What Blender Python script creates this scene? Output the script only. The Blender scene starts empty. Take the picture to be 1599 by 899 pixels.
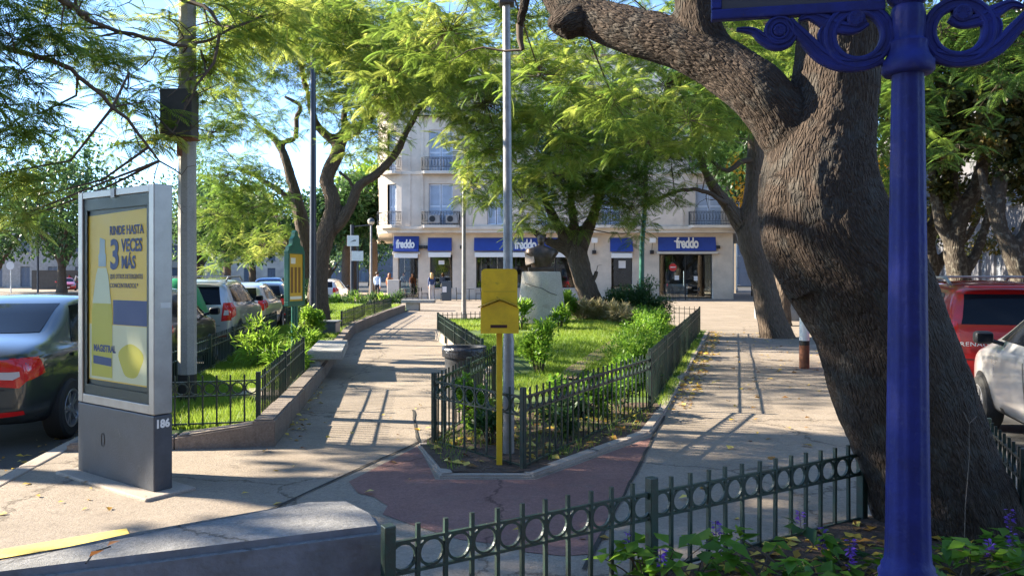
import bpy, bmesh, math, random
import numpy as np
from mathutils import Vector, Matrix
from mathutils.bvhtree import BVHTree

R = math.radians
random.seed(7)
rng = np.random.default_rng(11)
scene = bpy.context.scene
COL = scene.collection

# ------------------------------------------------------------------ camera, sky, sun, exposure
CAM_H = 1.6
FPX = 1200.0          # focal length of the photograph in its own pixels
cam_d = bpy.data.cameras.new('camera')
cam = bpy.data.objects.new('camera', cam_d)
COL.objects.link(cam)
cam.location = (0, 0, CAM_H)
cam.rotation_euler = (R(90), 0, 0)
cam_d.sensor_width = 36
cam_d.lens = FPX / 1599 * 36
cam_d.shift_y = -19.5 / 1599
cam_d.clip_start = 0.05
cam_d.clip_end = 3000
scene.camera = cam

SUN_EL = 27.0
SHADOW = Vector((1.0, -0.19, 0)).normalized()          # the way shadows fall on the ground
world = bpy.data.worlds.new('World')
scene.world = world
world.use_nodes = True
wn = world.node_tree.nodes
sky = wn.new('ShaderNodeTexSky')
sky.sky_type = 'NISHITA'
sky.sun_disc = False
sky.sun_elevation = R(SUN_EL)
sky.sun_rotation = math.atan2(-SHADOW.x, -SHADOW.y)
sky.air_density = 1.0
sky.altitude = 2500
sky.dust_density = 0.1
sky.ozone_density = 3.5
wn['Background'].inputs[1].default_value = 0.11
world.node_tree.links.new(sky.outputs[0], wn['Background'].inputs[0])

sun_d = bpy.data.lights.new('sun', 'SUN')
sun_d.energy = 5.0
sun_d.angle = R(0.55)
sun_d.color = (1.0, 0.89, 0.71)
sun = bpy.data.objects.new('sun', sun_d)
COL.objects.link(sun)
sdir = Vector((SHADOW.x, SHADOW.y, -math.tan(R(SUN_EL)))).normalized()
sun.rotation_euler = sdir.to_track_quat('-Z', 'Y').to_euler()
sun.location = (-20, 5, 20)

scene.view_settings.view_transform = 'Standard'
scene.view_settings.look = 'None'
scene.view_settings.exposure = 2.25
scene.view_settings.gamma = 1.0
scene.view_settings.use_curve_mapping = False
scene.render.engine = 'CYCLES'
scene.cycles.use_denoising = True
scene.cycles.denoising_prefilter = 'NONE'
scene.cycles.max_bounces = 8
scene.cycles.diffuse_bounces = 4
scene.cycles.transmission_bounces = 6
scene.cycles.transparent_max_bounces = 8
scene.cycles.sample_clamp_indirect = 6

# ------------------------------------------------------------------ small helpers
def W(px, py, d):
    """A point seen at photo pixel (px, py), d metres ahead."""
    return Vector(((px - 800) / FPX * d, d, CAM_H - (py - 430) / FPX * d))

def G(px, py, z=0.0):
    """Where the sight line through a photo pixel meets height z."""
    d = (CAM_H - z) * FPX / (py - 430)
    return Vector(((px - 800) / FPX * d, d, z))

def tag(o, label=None, cat=None, group=None, kind=None):
    if label: o['label'] = label
    if cat: o['category'] = cat
    if group: o['group'] = group
    if kind: o['kind'] = kind
    return o

def thing(name, label, cat, loc=(0, 0, 0), rz=0.0, group=None):
    o = bpy.data.objects.new(name, None)
    o.empty_display_size = 0.1
    COL.objects.link(o)
    o.location = loc
    o.rotation_euler = (0, 0, rz)
    return tag(o, label, cat, group)

def mesh_of(name, verts, faces, mats, smooth=False):
    me = bpy.data.meshes.new(name)
    me.from_pydata([tuple(v) for v in verts], [], [tuple(f) for f in faces])
    for m in (mats if isinstance(mats, (list, tuple)) else [mats]):
        me.materials.append(m)
    if smooth:
        me.polygons.foreach_set('use_smooth', [True] * len(me.polygons))
    me.update()
    return me

def add(name, me, parent=None, loc=(0, 0, 0), rot=None):
    o = bpy.data.objects.new(name, me)
    COL.objects.link(o)
    if parent is not None: o.parent = parent
    o.location = loc
    if rot is not None: o.rotation_euler = rot
    return o

class MB:
    """Collects shapes into one mesh."""
    def __init__(s): s.v = []; s.f = []; s.mi = []
    def _add(s, vs, fs, mi=0):
        b = len(s.v); s.v += [Vector(p) for p in vs]; s.f += [tuple(i + b for i in f) for f in fs]; s.mi += [mi] * len(fs)
        return s
    def box(s, lo, hi, mi=0):
        x0, y0, z0 = lo; x1, y1, z1 = hi
        return s._add([(x0,y0,z0),(x1,y0,z0),(x1,y1,z0),(x0,y1,z0),(x0,y0,z1),(x1,y0,z1),(x1,y1,z1),(x0,y1,z1)],
                      [(0,3,2,1),(4,5,6,7),(0,1,5,4),(1,2,6,5),(2,3,7,6),(3,0,4,7)], mi)
    def bbox(s, lo, hi, b=0.01, mi=0):
        """box with chamfered edges"""
        bm = bmesh.new()
        bmesh.ops.create_cube(bm, size=1)
        for v in bm.verts:
            v.co = Vector([lo[i] + (v.co[i] + .5) * (hi[i] - lo[i]) for i in range(3)])
        bmesh.ops.bevel(bm, geom=bm.edges[:], offset=b, segments=2, affect='EDGES', profile=0.5)
        bm.verts.index_update()
        s._add([v.co.copy() for v in bm.verts], [[v.index for v in f.verts] for f in bm.faces], mi)
        bm.free(); return s
    def tube(s, pts, rads, n=8, caps=True, mi=0):
        pts = [Vector(p) for p in pts]
        if not isinstance(rads, (list, tuple)): rads = [rads] * len(pts)
        b = len(s.v); t = (pts[1] - pts[0]).normalized()
        up = Vector((0,0,1)) if abs(t.z) < .9 else Vector((1,0,0))
        a = t.cross(up).normalized()
        for i, p in enumerate(pts):
            t2 = (pts[min(i+1, len(pts)-1)] - pts[max(i-1, 0)]).normalized()
            a = (a - t2 * a.dot(t2)).normalized(); c = t2.cross(a)
            for k in range(n):
                an = 2 * math.pi * k / n
                s.v.append(p + (a * math.cos(an) + c * math.sin(an)) * rads[i])
        for i in range(len(pts) - 1):
            for k in range(n):
                k2 = (k + 1) % n
                s.f.append((b+i*n+k, b+i*n+k2, b+(i+1)*n+k2, b+(i+1)*n+k)); s.mi.append(mi)
        if caps:
            s.f.append(tuple(b + k for k in reversed(range(n)))); s.mi.append(mi)
            e = b + (len(pts) - 1) * n
            s.f.append(tuple(e + k for k in range(n))); s.mi.append(mi)
        return s
    def lathe(s, prof, n=24, c=(0,0,0), mi=0, ax='z', caps=True):
        b = len(s.v)
        for r, z in prof:
            for k in range(n):
                an = 2*math.pi*k/n
                q = (r*math.cos(an), r*math.sin(an), z)
                if ax == 'y': q = (q[0], q[2], q[1])
                s.v.append(Vector(c) + Vector(q))
        for i in range(len(prof)-1):
            for k in range(n):
                k2 = (k+1) % n
                s.f.append((b+i*n+k, b+i*n+k2, b+(i+1)*n+k2, b+(i+1)*n+k)); s.mi.append(mi)
        if caps:
            s.f.append(tuple(b+k for k in reversed(range(n)))); s.mi.append(mi)
            e = b+(len(prof)-1)*n
            s.f.append(tuple(e+k for k in range(n))); s.mi.append(mi)
        return s
    def prism(s, poly, z0, z1, mi=0):
        """poly: (x, y) or (x, y, ztop) points, counter-clockwise"""
        n = len(poly); b = len(s.v)
        for p in poly: s.v.append(Vector((p[0], p[1], z0)))
        for p in poly: s.v.append(Vector((p[0], p[1], p[2] if len(p) > 2 else z1)))
        s.f.append(tuple(b+i for i in reversed(range(n)))); s.f.append(tuple(b+n+i for i in range(n)))
        for i in range(n):
            j = (i+1) % n
            s.f.append((b+i, b+j, b+n+j, b+n+i))
        s.mi += [mi]*(n+2); return s
    def xf(s, M):
        s.v = [M @ v for v in s.v]; return s
    def mesh(s, name, mats, smooth=False, auto=None):
        me = mesh_of(name, s.v, s.f, mats, smooth)
        if isinstance(mats, (list, tuple)) and len(mats) > 1:
            me.polygons.foreach_set('material_index', s.mi)
        if auto is not None:
            me.polygons.foreach_set('use_smooth', [True]*len(me.polygons))
            me.set_sharp_from_angle(angle=R(auto))
        bm = bmesh.new(); bm.from_mesh(me); bmesh.ops.recalc_face_normals(bm, faces=bm.faces); bm.to_mesh(me); bm.free()
        return me
    def build(s, name, mats, parent=None, loc=(0,0,0), rot=None, smooth=False, auto=None):
        return add(name, s.mesh(name, mats, smooth, auto), parent, loc, rot)

def arr_mesh(name, V, F, mat, attrs=None, smooth=False):
    """V (n,3), F (m,k) numpy arrays; attrs: {name: per-vertex float array}"""
    me = bpy.data.meshes.new(name)
    m, k = F.shape
    me.vertices.add(len(V)); me.vertices.foreach_set('co', np.ascontiguousarray(V, dtype=np.float32).ravel())
    me.loops.add(m*k); me.loops.foreach_set('vertex_index', np.ascontiguousarray(F, dtype=np.int32).ravel())
    me.polygons.add(m)
    me.polygons.foreach_set('loop_start', np.arange(0, m*k, k, dtype=np.int32))
    me.polygons.foreach_set('loop_total', np.full(m, k, dtype=np.int32))
    if smooth: me.polygons.foreach_set('use_smooth', np.ones(m, dtype=bool))
    me.update(calc_edges=True)
    for nm, a in (attrs or {}).items():
        if a.ndim == 2:
            at = me.attributes.new(nm, 'FLOAT_VECTOR', 'POINT'); at.data.foreach_set('vector', a.astype(np.float32).ravel())
        else:
            at = me.attributes.new(nm, 'FLOAT', 'POINT'); at.data.foreach_set('value', a.astype(np.float32))
    me.materials.append(mat)
    return me

def _hash(i, j, k):
    h = (i*374761393 + j*668265263 + k*2147483647) & 0xffffffff
    h = ((h ^ (h >> 13)) * 1274126177) & 0xffffffff
    return ((h ^ (h >> 16)) & 0xffff) / 65535.0

def vnoise(P):
    P = np.asarray(P, float); I = np.floor(P).astype(np.int64); f = P - I; f = f*f*(3-2*f)
    out = 0
    for a in (0,1):
        for b in (0,1):
            for c in (0,1):
                w = (f[:,0] if a else 1-f[:,0])*(f[:,1] if b else 1-f[:,1])*(f[:,2] if c else 1-f[:,2])
                out = out + w*_hash(I[:,0]+a, I[:,1]+b, I[:,2]+c)
    return out

def grid_poly(poly, step):
    """Polygon filled with a grid cut along x and y."""
    bm = bmesh.new()
    bm.faces.new([bm.verts.new((p[0], p[1], 0)) for p in poly])
    xs = [p[0] for p in poly]; ys = [p[1] for p in poly]
    for ax, (lo, hi) in ((0, (min(xs), max(xs))), (1, (min(ys), max(ys)))):
        t = lo + step
        while t < hi - 1e-4:
            co = [0,0,0]; no = [0,0,0]; co[ax] = t; no[ax] = 1
            bmesh.ops.bisect_plane(bm, geom=bm.verts[:]+bm.edges[:]+bm.faces[:], plane_co=co, plane_no=no, dist=1e-5)
            t += step
    bmesh.ops.triangulate(bm, faces=[f for f in bm.faces if len(f.verts) > 4])
    bm.verts.index_update()
    V = [(v.co.x, v.co.y) for v in bm.verts]; F = [[v.index for v in f.verts] for f in bm.faces]
    bm.free(); return V, F

def in_poly(P, poly):
    x, y = P[:,0], P[:,1]; c = np.zeros(len(P), bool); n = len(poly)
    for i in range(n):
        x1, y1 = poly[i][0], poly[i][1]; x2, y2 = poly[(i+1) % n][0], poly[(i+1) % n][1]
        if y1 == y2: continue
        c ^= ((y1 > y) != (y2 > y)) & (x < (x2-x1)*(y-y1)/(y2-y1)+x1)
    return c

def pts_in(poly, n, r=rng):
    lo = np.min([p[:2] for p in poly], 0); hi = np.max([p[:2] for p in poly], 0); out = []
    got = 0
    while got < n:
        P = lo + (hi-lo)*r.random((n, 2)); P = P[in_poly(P, poly)]; out.append(P); got += len(P)
        if not len(P): break
    return np.concatenate(out)[:n]

# ------------------------------------------------------------------ materials
def mat(name, col, rough=0.6, metal=0.0, var=0.0, vscale=3.0, bump=0.0, bscale=40.0, col2=None, coat=0.0, spec=0.5, coords='Object'):
    m = bpy.data.materials.new(name); m.use_nodes = True
    nt = m.node_tree; p = nt.nodes['Principled BSDF']
    p.inputs['Base Color'].default_value = (*col, 1); p.inputs['Roughness'].default_value = rough
    p.inputs['Metallic'].default_value = metal; p.inputs['Coat Weight'].default_value = coat
    p.inputs['Coat Roughness'].default_value = 0.05
    p.inputs['Specular IOR Level'].default_value = spec
    if var or bump:
        tc = nt.nodes.new('ShaderNodeTexCoord')
    if var:
        no = nt.nodes.new('ShaderNodeTexNoise'); no.inputs['Scale'].default_value = vscale; no.inputs['Detail'].default_value = 8; no.inputs['Roughness'].default_value = .65
        nt.links.new(tc.outputs[coords], no.inputs['Vector'])
        cr = nt.nodes.new('ShaderNodeValToRGB')
        c2 = col2 or tuple(c*(1-var) for c in col)
        cr.color_ramp.elements[0].position = .32; cr.color_ramp.elements[0].color = (*c2, 1)
        cr.color_ramp.elements[1].position = .68; cr.color_ramp.elements[1].color = (*(tuple(min(1, c*(1+var*.5)) for c in col)), 1)
        nt.links.new(no.outputs['Fac'], cr.inputs['Fac']); nt.links.new(cr.outputs['Color'], p.inputs['Base Color'])
        mr = nt.nodes.new('ShaderNodeMapRange'); mr.inputs[3].default_value = max(0, rough-.12); mr.inputs[4].default_value = min(1, rough+.12)
        nt.links.new(no.outputs['Fac'], mr.inputs[0]); nt.links.new(mr.outputs[0], p.inputs['Roughness'])
    if bump:
        nb = nt.nodes.new('ShaderNodeTexNoise'); nb.inputs['Scale'].default_value = bscale; nb.inputs['Detail'].default_value = 5
        nt.links.new(tc.outputs[coords], nb.inputs['Vector'])
        bn = nt.nodes.new('ShaderNodeBump'); bn.inputs['Strength'].default_value = bump; bn.inputs['Distance'].default_value = .02
        nt.links.new(nb.outputs['Fac'], bn.inputs['Height']); nt.links.new(bn.outputs[0], p.inputs['Normal'])
    return m

def concrete_mat(name, c_lo, c_hi, stain, speck=220, bump=.25, crack=False):
    """Poured concrete: broad blotches, small stains, aggregate specks."""
    m = bpy.data.materials.new(name); m.use_nodes = True
    nt = m.node_tree; N = nt.nodes.new; L = nt.links.new; p = nt.nodes['Principled BSDF']
    p.inputs['Roughness'].default_value = .88; p.inputs['Specular IOR Level'].default_value = .3
    g = N('ShaderNodeNewGeometry')
    def noise(sc, det=6, rg=.6, dist=0):
        n = N('ShaderNodeTexNoise'); n.inputs['Scale'].default_value = sc; n.inputs['Detail'].default_value = det; n.inputs['Roughness'].default_value = rg; n.inputs['Distortion'].default_value = dist
        L(g.outputs['Position'], n.inputs['Vector']); return n
    a = noise(.9, 8, .68); r1 = N('ShaderNodeValToRGB')
    r1.color_ramp.elements[0].position = .3; r1.color_ramp.elements[0].color = (*c_lo, 1)
    r1.color_ramp.elements[1].position = .7; r1.color_ramp.elements[1].color = (*c_hi, 1)
    L(a.outputs['Fac'], r1.inputs['Fac'])
    b = noise(4.5, 9, .7, .6); r2 = N('ShaderNodeValToRGB')
    r2.color_ramp.elements[0].position = .56; r2.color_ramp.elements[0].color = (0,0,0,1)
    r2.color_ramp.elements[1].position = .74; r2.color_ramp.elements[1].color = (.75,.75,.75,1)
    L(b.outputs['Fac'], r2.inputs['Fac'])
    mx = N('ShaderNodeMix'); mx.data_type = 'RGBA'; L(r2.outputs['Color'], mx.inputs[0]); L(r1.outputs['Color'], mx.inputs[6]); mx.inputs[7].default_value = (*stain, 1)
    v = noise(speck, 2, .8); r3 = N('ShaderNodeValToRGB')
    r3.color_ramp.elements[0].position = .3; r3.color_ramp.elements[0].color = (.62,.62,.62,1)
    r3.color_ramp.elements[1].position = .72; r3.color_ramp.elements[1].color = (1.22,1.22,1.22,1)
    L(v.outputs['Fac'], r3.inputs['Fac'])
    m2 = N('ShaderNodeMix'); m2.data_type = 'RGBA'; m2.blend_type = 'MULTIPLY'; m2.inputs[0].default_value = .6
    L(mx.outputs[2], m2.inputs[6]); L(r3.outputs['Color'], m2.inputs[7]); L(m2.outputs[2], p.inputs['Base Color'])
    if crack:
        ds = N('ShaderNodeMixRGB'); ds.blend_type = 'LINEAR_LIGHT'; ds.inputs[0].default_value = .25; dn = noise(1.7, 6, .7); L(g.outputs['Position'], ds.inputs[1]); L(dn.outputs['Color'], ds.inputs[2])
        vo = N('ShaderNodeTexVoronoi'); vo.feature = 'DISTANCE_TO_EDGE'; vo.inputs['Scale'].default_value = .42; L(ds.outputs[0], vo.inputs['Vector'])
        rc = N('ShaderNodeValToRGB'); rc.color_ramp.elements[0].position = .0; rc.color_ramp.elements[0].color = (.28,.26,.24,1); rc.color_ramp.elements[1].position = .007; rc.color_ramp.elements[1].color = (1,1,1,1); L(vo.outputs['Distance'], rc.inputs['Fac'])
        bl_ = noise(22, 5, .8); rb_ = N('ShaderNodeValToRGB'); rb_.color_ramp.elements[0].position = .34; rb_.color_ramp.elements[0].color = (.62,.60,.58,1); rb_.color_ramp.elements[1].position = .60; rb_.color_ramp.elements[1].color = (1.08,1.08,1.08,1); L(bl_.outputs['Fac'], rb_.inputs['Fac'])
        m3 = N('ShaderNodeMix'); m3.data_type = 'RGBA'; m3.blend_type = 'MULTIPLY'; m3.inputs[0].default_value = .85; L(m2.outputs[2], m3.inputs[6]); L(rc.outputs['Color'], m3.inputs[7])
        m4 = N('ShaderNodeMix'); m4.data_type = 'RGBA'; m4.blend_type = 'MULTIPLY'; m4.inputs[0].default_value = .5; L(m3.outputs[2], m4.inputs[6]); L(rb_.outputs['Color'], m4.inputs[7]); L(m4.outputs[2], p.inputs['Base Color'])
    bb = noise(60, 6, .75); bn = N('ShaderNodeBump'); bn.inputs['Strength'].default_value = bump; bn.inputs['Distance'].default_value = .012
    L(bb.outputs['Fac'], bn.inputs['Height']); L(bn.outputs[0], p.inputs['Normal'])
    return m

def leaf_mat(name, cols, trans=.45, rough=.45):
    """Leaf: colour from the per-leaf tint attribute, light passes through."""
    m = bpy.data.materials.new(name); m.use_nodes = True
    nt = m.node_tree; N = nt.nodes.new; L = nt.links.new; p = nt.nodes['Principled BSDF']
    at = N('ShaderNodeAttribute'); at.attribute_name = 'tint'
    cr = N('ShaderNodeValToRGB'); el = cr.color_ramp.elements
    for i, c in enumerate(cols):
        e = el[i] if i < 2 else el.new(.5)
        e.color = (*c, 1)
    for i, e in enumerate(el): e.position = i/(len(cols)-1)
    for i, c in enumerate(cols): el[i].color = (*c, 1)
    L(at.outputs['Fac'], cr.inputs['Fac']); L(cr.outputs['Color'], p.inputs['Base Color'])
    p.inputs['Roughness'].default_value = rough; p.inputs['Specular IOR Level'].default_value = .4
    hs = N('ShaderNodeHueSaturation'); hs.inputs['Hue'].default_value = .485; hs.inputs['Saturation'].default_value = .96; hs.inputs['Value'].default_value = 1.95
    L(cr.outputs['Color'], hs.inputs['Color'])
    tr = N('ShaderNodeBsdfTranslucent'); L(hs.outputs['Color'], tr.inputs['Color'])
    mx = N('ShaderNodeMixShader'); mx.inputs[0].default_value = trans
    L(p.outputs[0], mx.inputs[1]); L(tr.outputs[0], mx.inputs[2]); L(mx.outputs[0], nt.nodes['Material Output'].inputs[0])
    return m

def bark_mat(name, dark, light, sx=16, bump=1.0, patch=None):
    """Furrowed bark along the stem (uses the 'bark' coordinates of the mesh)."""
    m = bpy.data.materials.new(name); m.use_nodes = True
    nt = m.node_tree; N = nt.nodes.new; L = nt.links.new; p = nt.nodes['Principled BSDF']
    p.inputs['Roughness'].default_value = .9; p.inputs['Specular IOR Level'].default_value = .25
    at = N('ShaderNodeAttribute'); at.attribute_name = 'bark'
    mp = N('ShaderNodeMapping'); mp.inputs['Scale'].default_value = (sx, sx, sx*.22); L(at.outputs['Vector'], mp.inputs['Vector'])
    wn_ = N('ShaderNodeTexNoise'); wn_.inputs['Scale'].default_value = 1.1; wn_.inputs['Detail'].default_value = 4; L(mp.outputs[0], wn_.inputs['Vector'])
    ad = N('ShaderNodeMixRGB'); ad.blend_type = 'LINEAR_LIGHT'; ad.inputs[0].default_value = .35; L(mp.outputs[0], ad.inputs[1]); L(wn_.outputs['Color'], ad.inputs[2])
    vo = N('ShaderNodeTexVoronoi'); vo.feature = 'DISTANCE_TO_EDGE'; vo.inputs['Scale'].default_value = 2.2; L(ad.outputs[0], vo.inputs['Vector'])
    fi = N('ShaderNodeTexNoise'); fi.inputs['Scale'].default_value = 6; fi.inputs['Detail'].default_value = 8; fi.inputs['Roughness'].default_value = .7; L(mp.outputs[0], fi.inputs['Vector'])
    mr = N('ShaderNodeMapRange'); mr.inputs[1].default_value = 0; mr.inputs[2].default_value = .3; L(vo.outputs['Distance'], mr.inputs[0])
    ht = N('ShaderNodeMath'); ht.operation = 'MULTIPLY_ADD'; ht.inputs[1].default_value = .55; L(fi.outputs['Fac'], ht.inputs[0]); L(mr.outputs[0], ht.inputs[2])
    cr = N('ShaderNodeValToRGB'); cr.color_ramp.elements[0].position = .25; cr.color_ramp.elements[0].color = (*dark, 1)
    cr.color_ramp.elements[1].position = .72; cr.color_ramp.elements[1].color = (*light, 1); L(fi.outputs['Fac'], cr.inputs['Fac'])
    L(cr.outputs['Color'], p.inputs['Base Color'])
    if patch:
        g = N('ShaderNodeTexNoise'); g.inputs['Scale'].default_value = .5; g.inputs['Detail'].default_value = 5; L(at.outputs['Vector'], g.inputs['Vector']); g.inputs['Scale'].default_value = 7
        r = N('ShaderNodeValToRGB'); r.color_ramp.elements[0].position = .52; r.color_ramp.elements[1].position = .62; L(g.outputs['Fac'], r.inputs['Fac'])
        mx = N('ShaderNodeMix'); mx.data_type = 'RGBA'; L(r.outputs['Color'], mx.inputs[0]); L(cr.outputs['Color'], mx.inputs[6]); mx.inputs[7].default_value = (*patch, 1)
        L(mx.outputs[2], p.inputs['Base Color'])
    bn = N('ShaderNodeBump'); bn.inputs['Strength'].default_value = bump; bn.inputs['Distance'].default_value = .02
    L(ht.outputs[0], bn.inputs['Height']); L(bn.outputs[0], p.inputs['Normal'])
    return m

M = {}
M['asphalt'] = concrete_mat('asphalt', (.05,.05,.052), (.085,.083,.08), (.04,.038,.035), 180, .3)
M['paving'] = concrete_mat('paving', (.225,.185,.145), (.34,.285,.23), (.155,.125,.10), 60, .6, True)
M['redpave'] = concrete_mat('red_paving', (.20,.105,.09), (.285,.155,.13), (.20,.145,.125), 60, .5, True)
M['kerb'] = concrete_mat('kerb_stone', (.30,.25,.21), (.42,.36,.30), (.22,.17,.14), 90, .4)
M['brownkerb'] = concrete_mat('brown_kerb', (.19,.155,.13), (.28,.235,.20), (.13,.11,.095), 60, .6, True)
M['block'] = concrete_mat('painted_block', (.17,.17,.17), (.25,.245,.24), (.12,.125,.135), 45, .7, True)
M['blockpaint'] = mat('blue_grey_paint', (.15,.155,.185), .75, var=.45, vscale=4, bump=.35, bscale=30, col2=(.10,.10,.11))
M['benchc'] = concrete_mat('bench_concrete', (.27,.265,.25), (.38,.37,.35), (.19,.19,.175), 70, .5)
M['monument'] = concrete_mat('monument_concrete', (.36,.32,.27), (.50,.45,.38), (.25,.205,.165), 50, .6)
M['soil'] = mat('soil', (.085,.052,.034), .95, var=.55, vscale=12, bump=1.0, bscale=35)
M['joint'] = mat('joint_dirt', (.035,.03,.024), .95, var=.5, vscale=30)
M['yellowpaint'] = mat('yellow_paint', (.72,.52,.12), .7, var=.2, vscale=15)
M['lawn'] = mat('lawn_soil', (.07,.12,.022), .95, var=.45, vscale=3, bump=.6, bscale=60)
M['grass'] = leaf_mat('grass_blade', [(.07,.14,.012), (.14,.24,.018), (.24,.30,.04)], .35, .5)
M['fence'] = mat('fence_green', (.012,.042,.032), .42, var=.35, vscale=18, col2=(.03,.03,.026), bump=.15, bscale=90)
M['blue'] = mat('lamp_blue', (.012,.019,.140), .58, var=.45, vscale=5, bump=.2, bscale=45, col2=(.011,.014,.080), spec=.22)
def worn_paint(m, chips, rust, s1=16, s2=30):
    nt = m.node_tree; N = nt.nodes.new; L = nt.links.new; p = nt.nodes['Principled BSDF']; src = p.inputs['Base Color'].links[0].from_socket
    tc = N('ShaderNodeTexCoord')
    for sc, lo, hi, c in ((s1, .60, .66, chips), (s2, .665, .70, rust)):
        n = N('ShaderNodeTexNoise'); n.inputs['Scale'].default_value = sc; n.inputs['Detail'].default_value = 7; n.inputs['Roughness'].default_value = .7; L(tc.outputs['Object'], n.inputs['Vector'])
        r = N('ShaderNodeValToRGB'); r.color_ramp.elements[0].position = lo; r.color_ramp.elements[1].position = hi; r.color_ramp.elements[1].color = (.7,.7,.7,1); L(n.outputs['Fac'], r.inputs['Fac'])
        mx = N('ShaderNodeMix'); mx.data_type = 'RGBA'; L(r.outputs['Color'], mx.inputs[0]); L(src, mx.inputs[6]); mx.inputs[7].default_value = (*c, 1); src = mx.outputs[2]
    L(src, p.inputs['Base Color'])
worn_paint(M['blue'], (.035,.042,.14), (.07,.045,.04)); worn_paint(M['fence'], (.03,.06,.05), (.08,.04,.025), 25, 40)
M['darkblue'] = mat('pole_blue', (.03,.036,.055), .4, var=.2, vscale=6)
M['silver'] = mat('brushed_metal', (.33,.31,.29), .42, .6, var=.2, vscale=5)
M['black'] = mat('black_plastic', (.016,.016,.018), .5, var=.2, vscale=8)
M['charcoal'] = mat('charcoal_panel', (.055,.06,.072), .5, var=.35, vscale=4, bump=.1, bscale=60)
M['galv'] = mat('galvanised', (.27,.265,.26), .5, .35, var=.3, vscale=9, bump=.1, bscale=40)
M['concpole'] = concrete_mat('concrete_pole', (.27,.255,.23), (.38,.36,.33), (.19,.17,.145), 90, .5)
M['polebase'] = mat('tar_paint', (.02,.018,.016), .7, var=.4, vscale=14)
M['boxpaint'] = mat('box_paint', (.06,.055,.052), .55, var=.35, vscale=9)
M['rust'] = mat('rust', (.19,.07,.035), .8, var=.5, vscale=20)
M['yellow'] = mat('mailbox_yellow', (.80,.51,.016), .5, var=.12, vscale=9, bump=.08, bscale=50, col2=(.66,.40,.018))
worn_paint(M['yellow'], (.45,.27,.02), (.16,.08,.03), 12, 26); worn_paint(M['charcoal'], (.085,.09,.10), (.11,.08,.06), 9, 22)
M['whitepaint'] = mat('white_paint', (.72,.71,.68), .55, var=.15, vscale=8)
M['greenpaint'] = mat('green_paint', (.012,.11,.075), .4, var=.25, vscale=10)
M['cream'] = mat('cream_render', (.64,.54,.43), .85, var=.24, vscale=.7, bump=.15, bscale=20)
M['upper'] = mat('upper_render', (.62,.53,.44), .85, var=.26, vscale=.6, bump=.15, bscale=20)
M['trim'] = mat('pale_trim', (.63,.56,.47), .8, var=.12, vscale=2)
M['shutter'] = mat('pale_shutter', (.58,.62,.70), .6, var=.1, vscale=4)
M['awning'] = mat('awning_blue', (.018,.055,.30), .6, var=.15, vscale=3)
M['awnwhite'] = mat('awning_white', (.78,.76,.72), .7)
M['iron'] = mat('wrought_iron', (.02,.022,.026), .5)
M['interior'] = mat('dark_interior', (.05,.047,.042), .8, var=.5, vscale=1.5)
M['bronze'] = mat('bronze', (.09,.065,.05), .45, .5, var=.45, vscale=6, bump=.3, bscale=25)
M['grey'] = mat('warm_grey', (.30,.29,.28), .8, var=.25, vscale=3)
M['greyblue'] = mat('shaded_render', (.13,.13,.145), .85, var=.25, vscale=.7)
M['roofdark'] = mat('dark_roof', (.07,.065,.06), .8, var=.3, vscale=2)
M['tyre'] = mat('tyre', (.02,.02,.02), .85, bump=.2, bscale=60)
M['alloy'] = mat('alloy', (.45,.45,.46), .35, .8)
M['chrome'] = mat('chrome', (.7,.7,.7), .15, 1.0)
M['redlight'] = mat('tail_light', (.55,.012,.012), .12, coat=.6)
M['clearlight'] = mat('clear_lamp', (.50,.46,.45), .12, coat=.6)
M['orange'] = mat('orange_lamp', (.7,.2,.02), .2, coat=.5)
M['plate'] = mat('number_plate', (.75,.76,.76), .4)
M['carglass'] = mat('car_glass', (.006,.008,.012), .08, spec=.16)
def carpaint(name, c, metal=.5):
    return mat(name, c, .32, metal, coat=1.0, var=.06, vscale=2)
M['car_grey'] = carpaint('paint_graphite', (.055,.066,.070), .55)
M['car_silver'] = carpaint('paint_silver', (.52,.52,.53), .5)
M['car_white'] = carpaint('paint_white', (.66,.64,.60), .15)
M['car_red'] = carpaint('paint_red', (.42,.014,.014), .25)
M['car_black'] = carpaint('paint_black', (.025,.027,.03), .4)
M['car_blue'] = carpaint('paint_blue', (.02,.06,.18), .4)
M['glassgreen'] = mat('container_green', (.012,.22,.06), .4, var=.15, vscale=4)

def glass_mat(name, tint=(.9,.95,.97), rough=.02, mixf=.25, k=.6):
    m = bpy.data.materials.new(name); m.use_nodes = True
    nt = m.node_tree; N = nt.nodes.new; L = nt.links.new
    fr = N('ShaderNodeLayerWeight'); fr.inputs[0].default_value = .5
    pwr = N('ShaderNodeMath'); pwr.operation = 'POWER'; pwr.inputs[1].default_value = 4.0; L(fr.outputs['Facing'], pwr.inputs[0])
    gl = N('ShaderNodeBsdfGlossy'); gl.inputs['Roughness'].default_value = rough
    tr = N('ShaderNodeBsdfTransparent'); tr.inputs[0].default_value = (*tint, 1)
    mx = N('ShaderNodeMixShader'); ad = N('ShaderNodeMath'); ad.operation = 'MULTIPLY_ADD'; ad.inputs[1].default_value = k; ad.inputs[2].default_value = mixf
    L(pwr.outputs[0], ad.inputs[0]); L(ad.outputs[0], mx.inputs[0]); L(tr.outputs[0], mx.inputs[1]); L(gl.outputs[0], mx.inputs[2])
    L(mx.outputs[0], nt.nodes['Material Output'].inputs[0]); return m
M['pane'] = glass_mat('shop_glass', (.7,.78,.8), .02, .12)
M['posterglass'] = bpy.data.materials.new('poster_glass'); M['posterglass'].use_nodes = True
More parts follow.
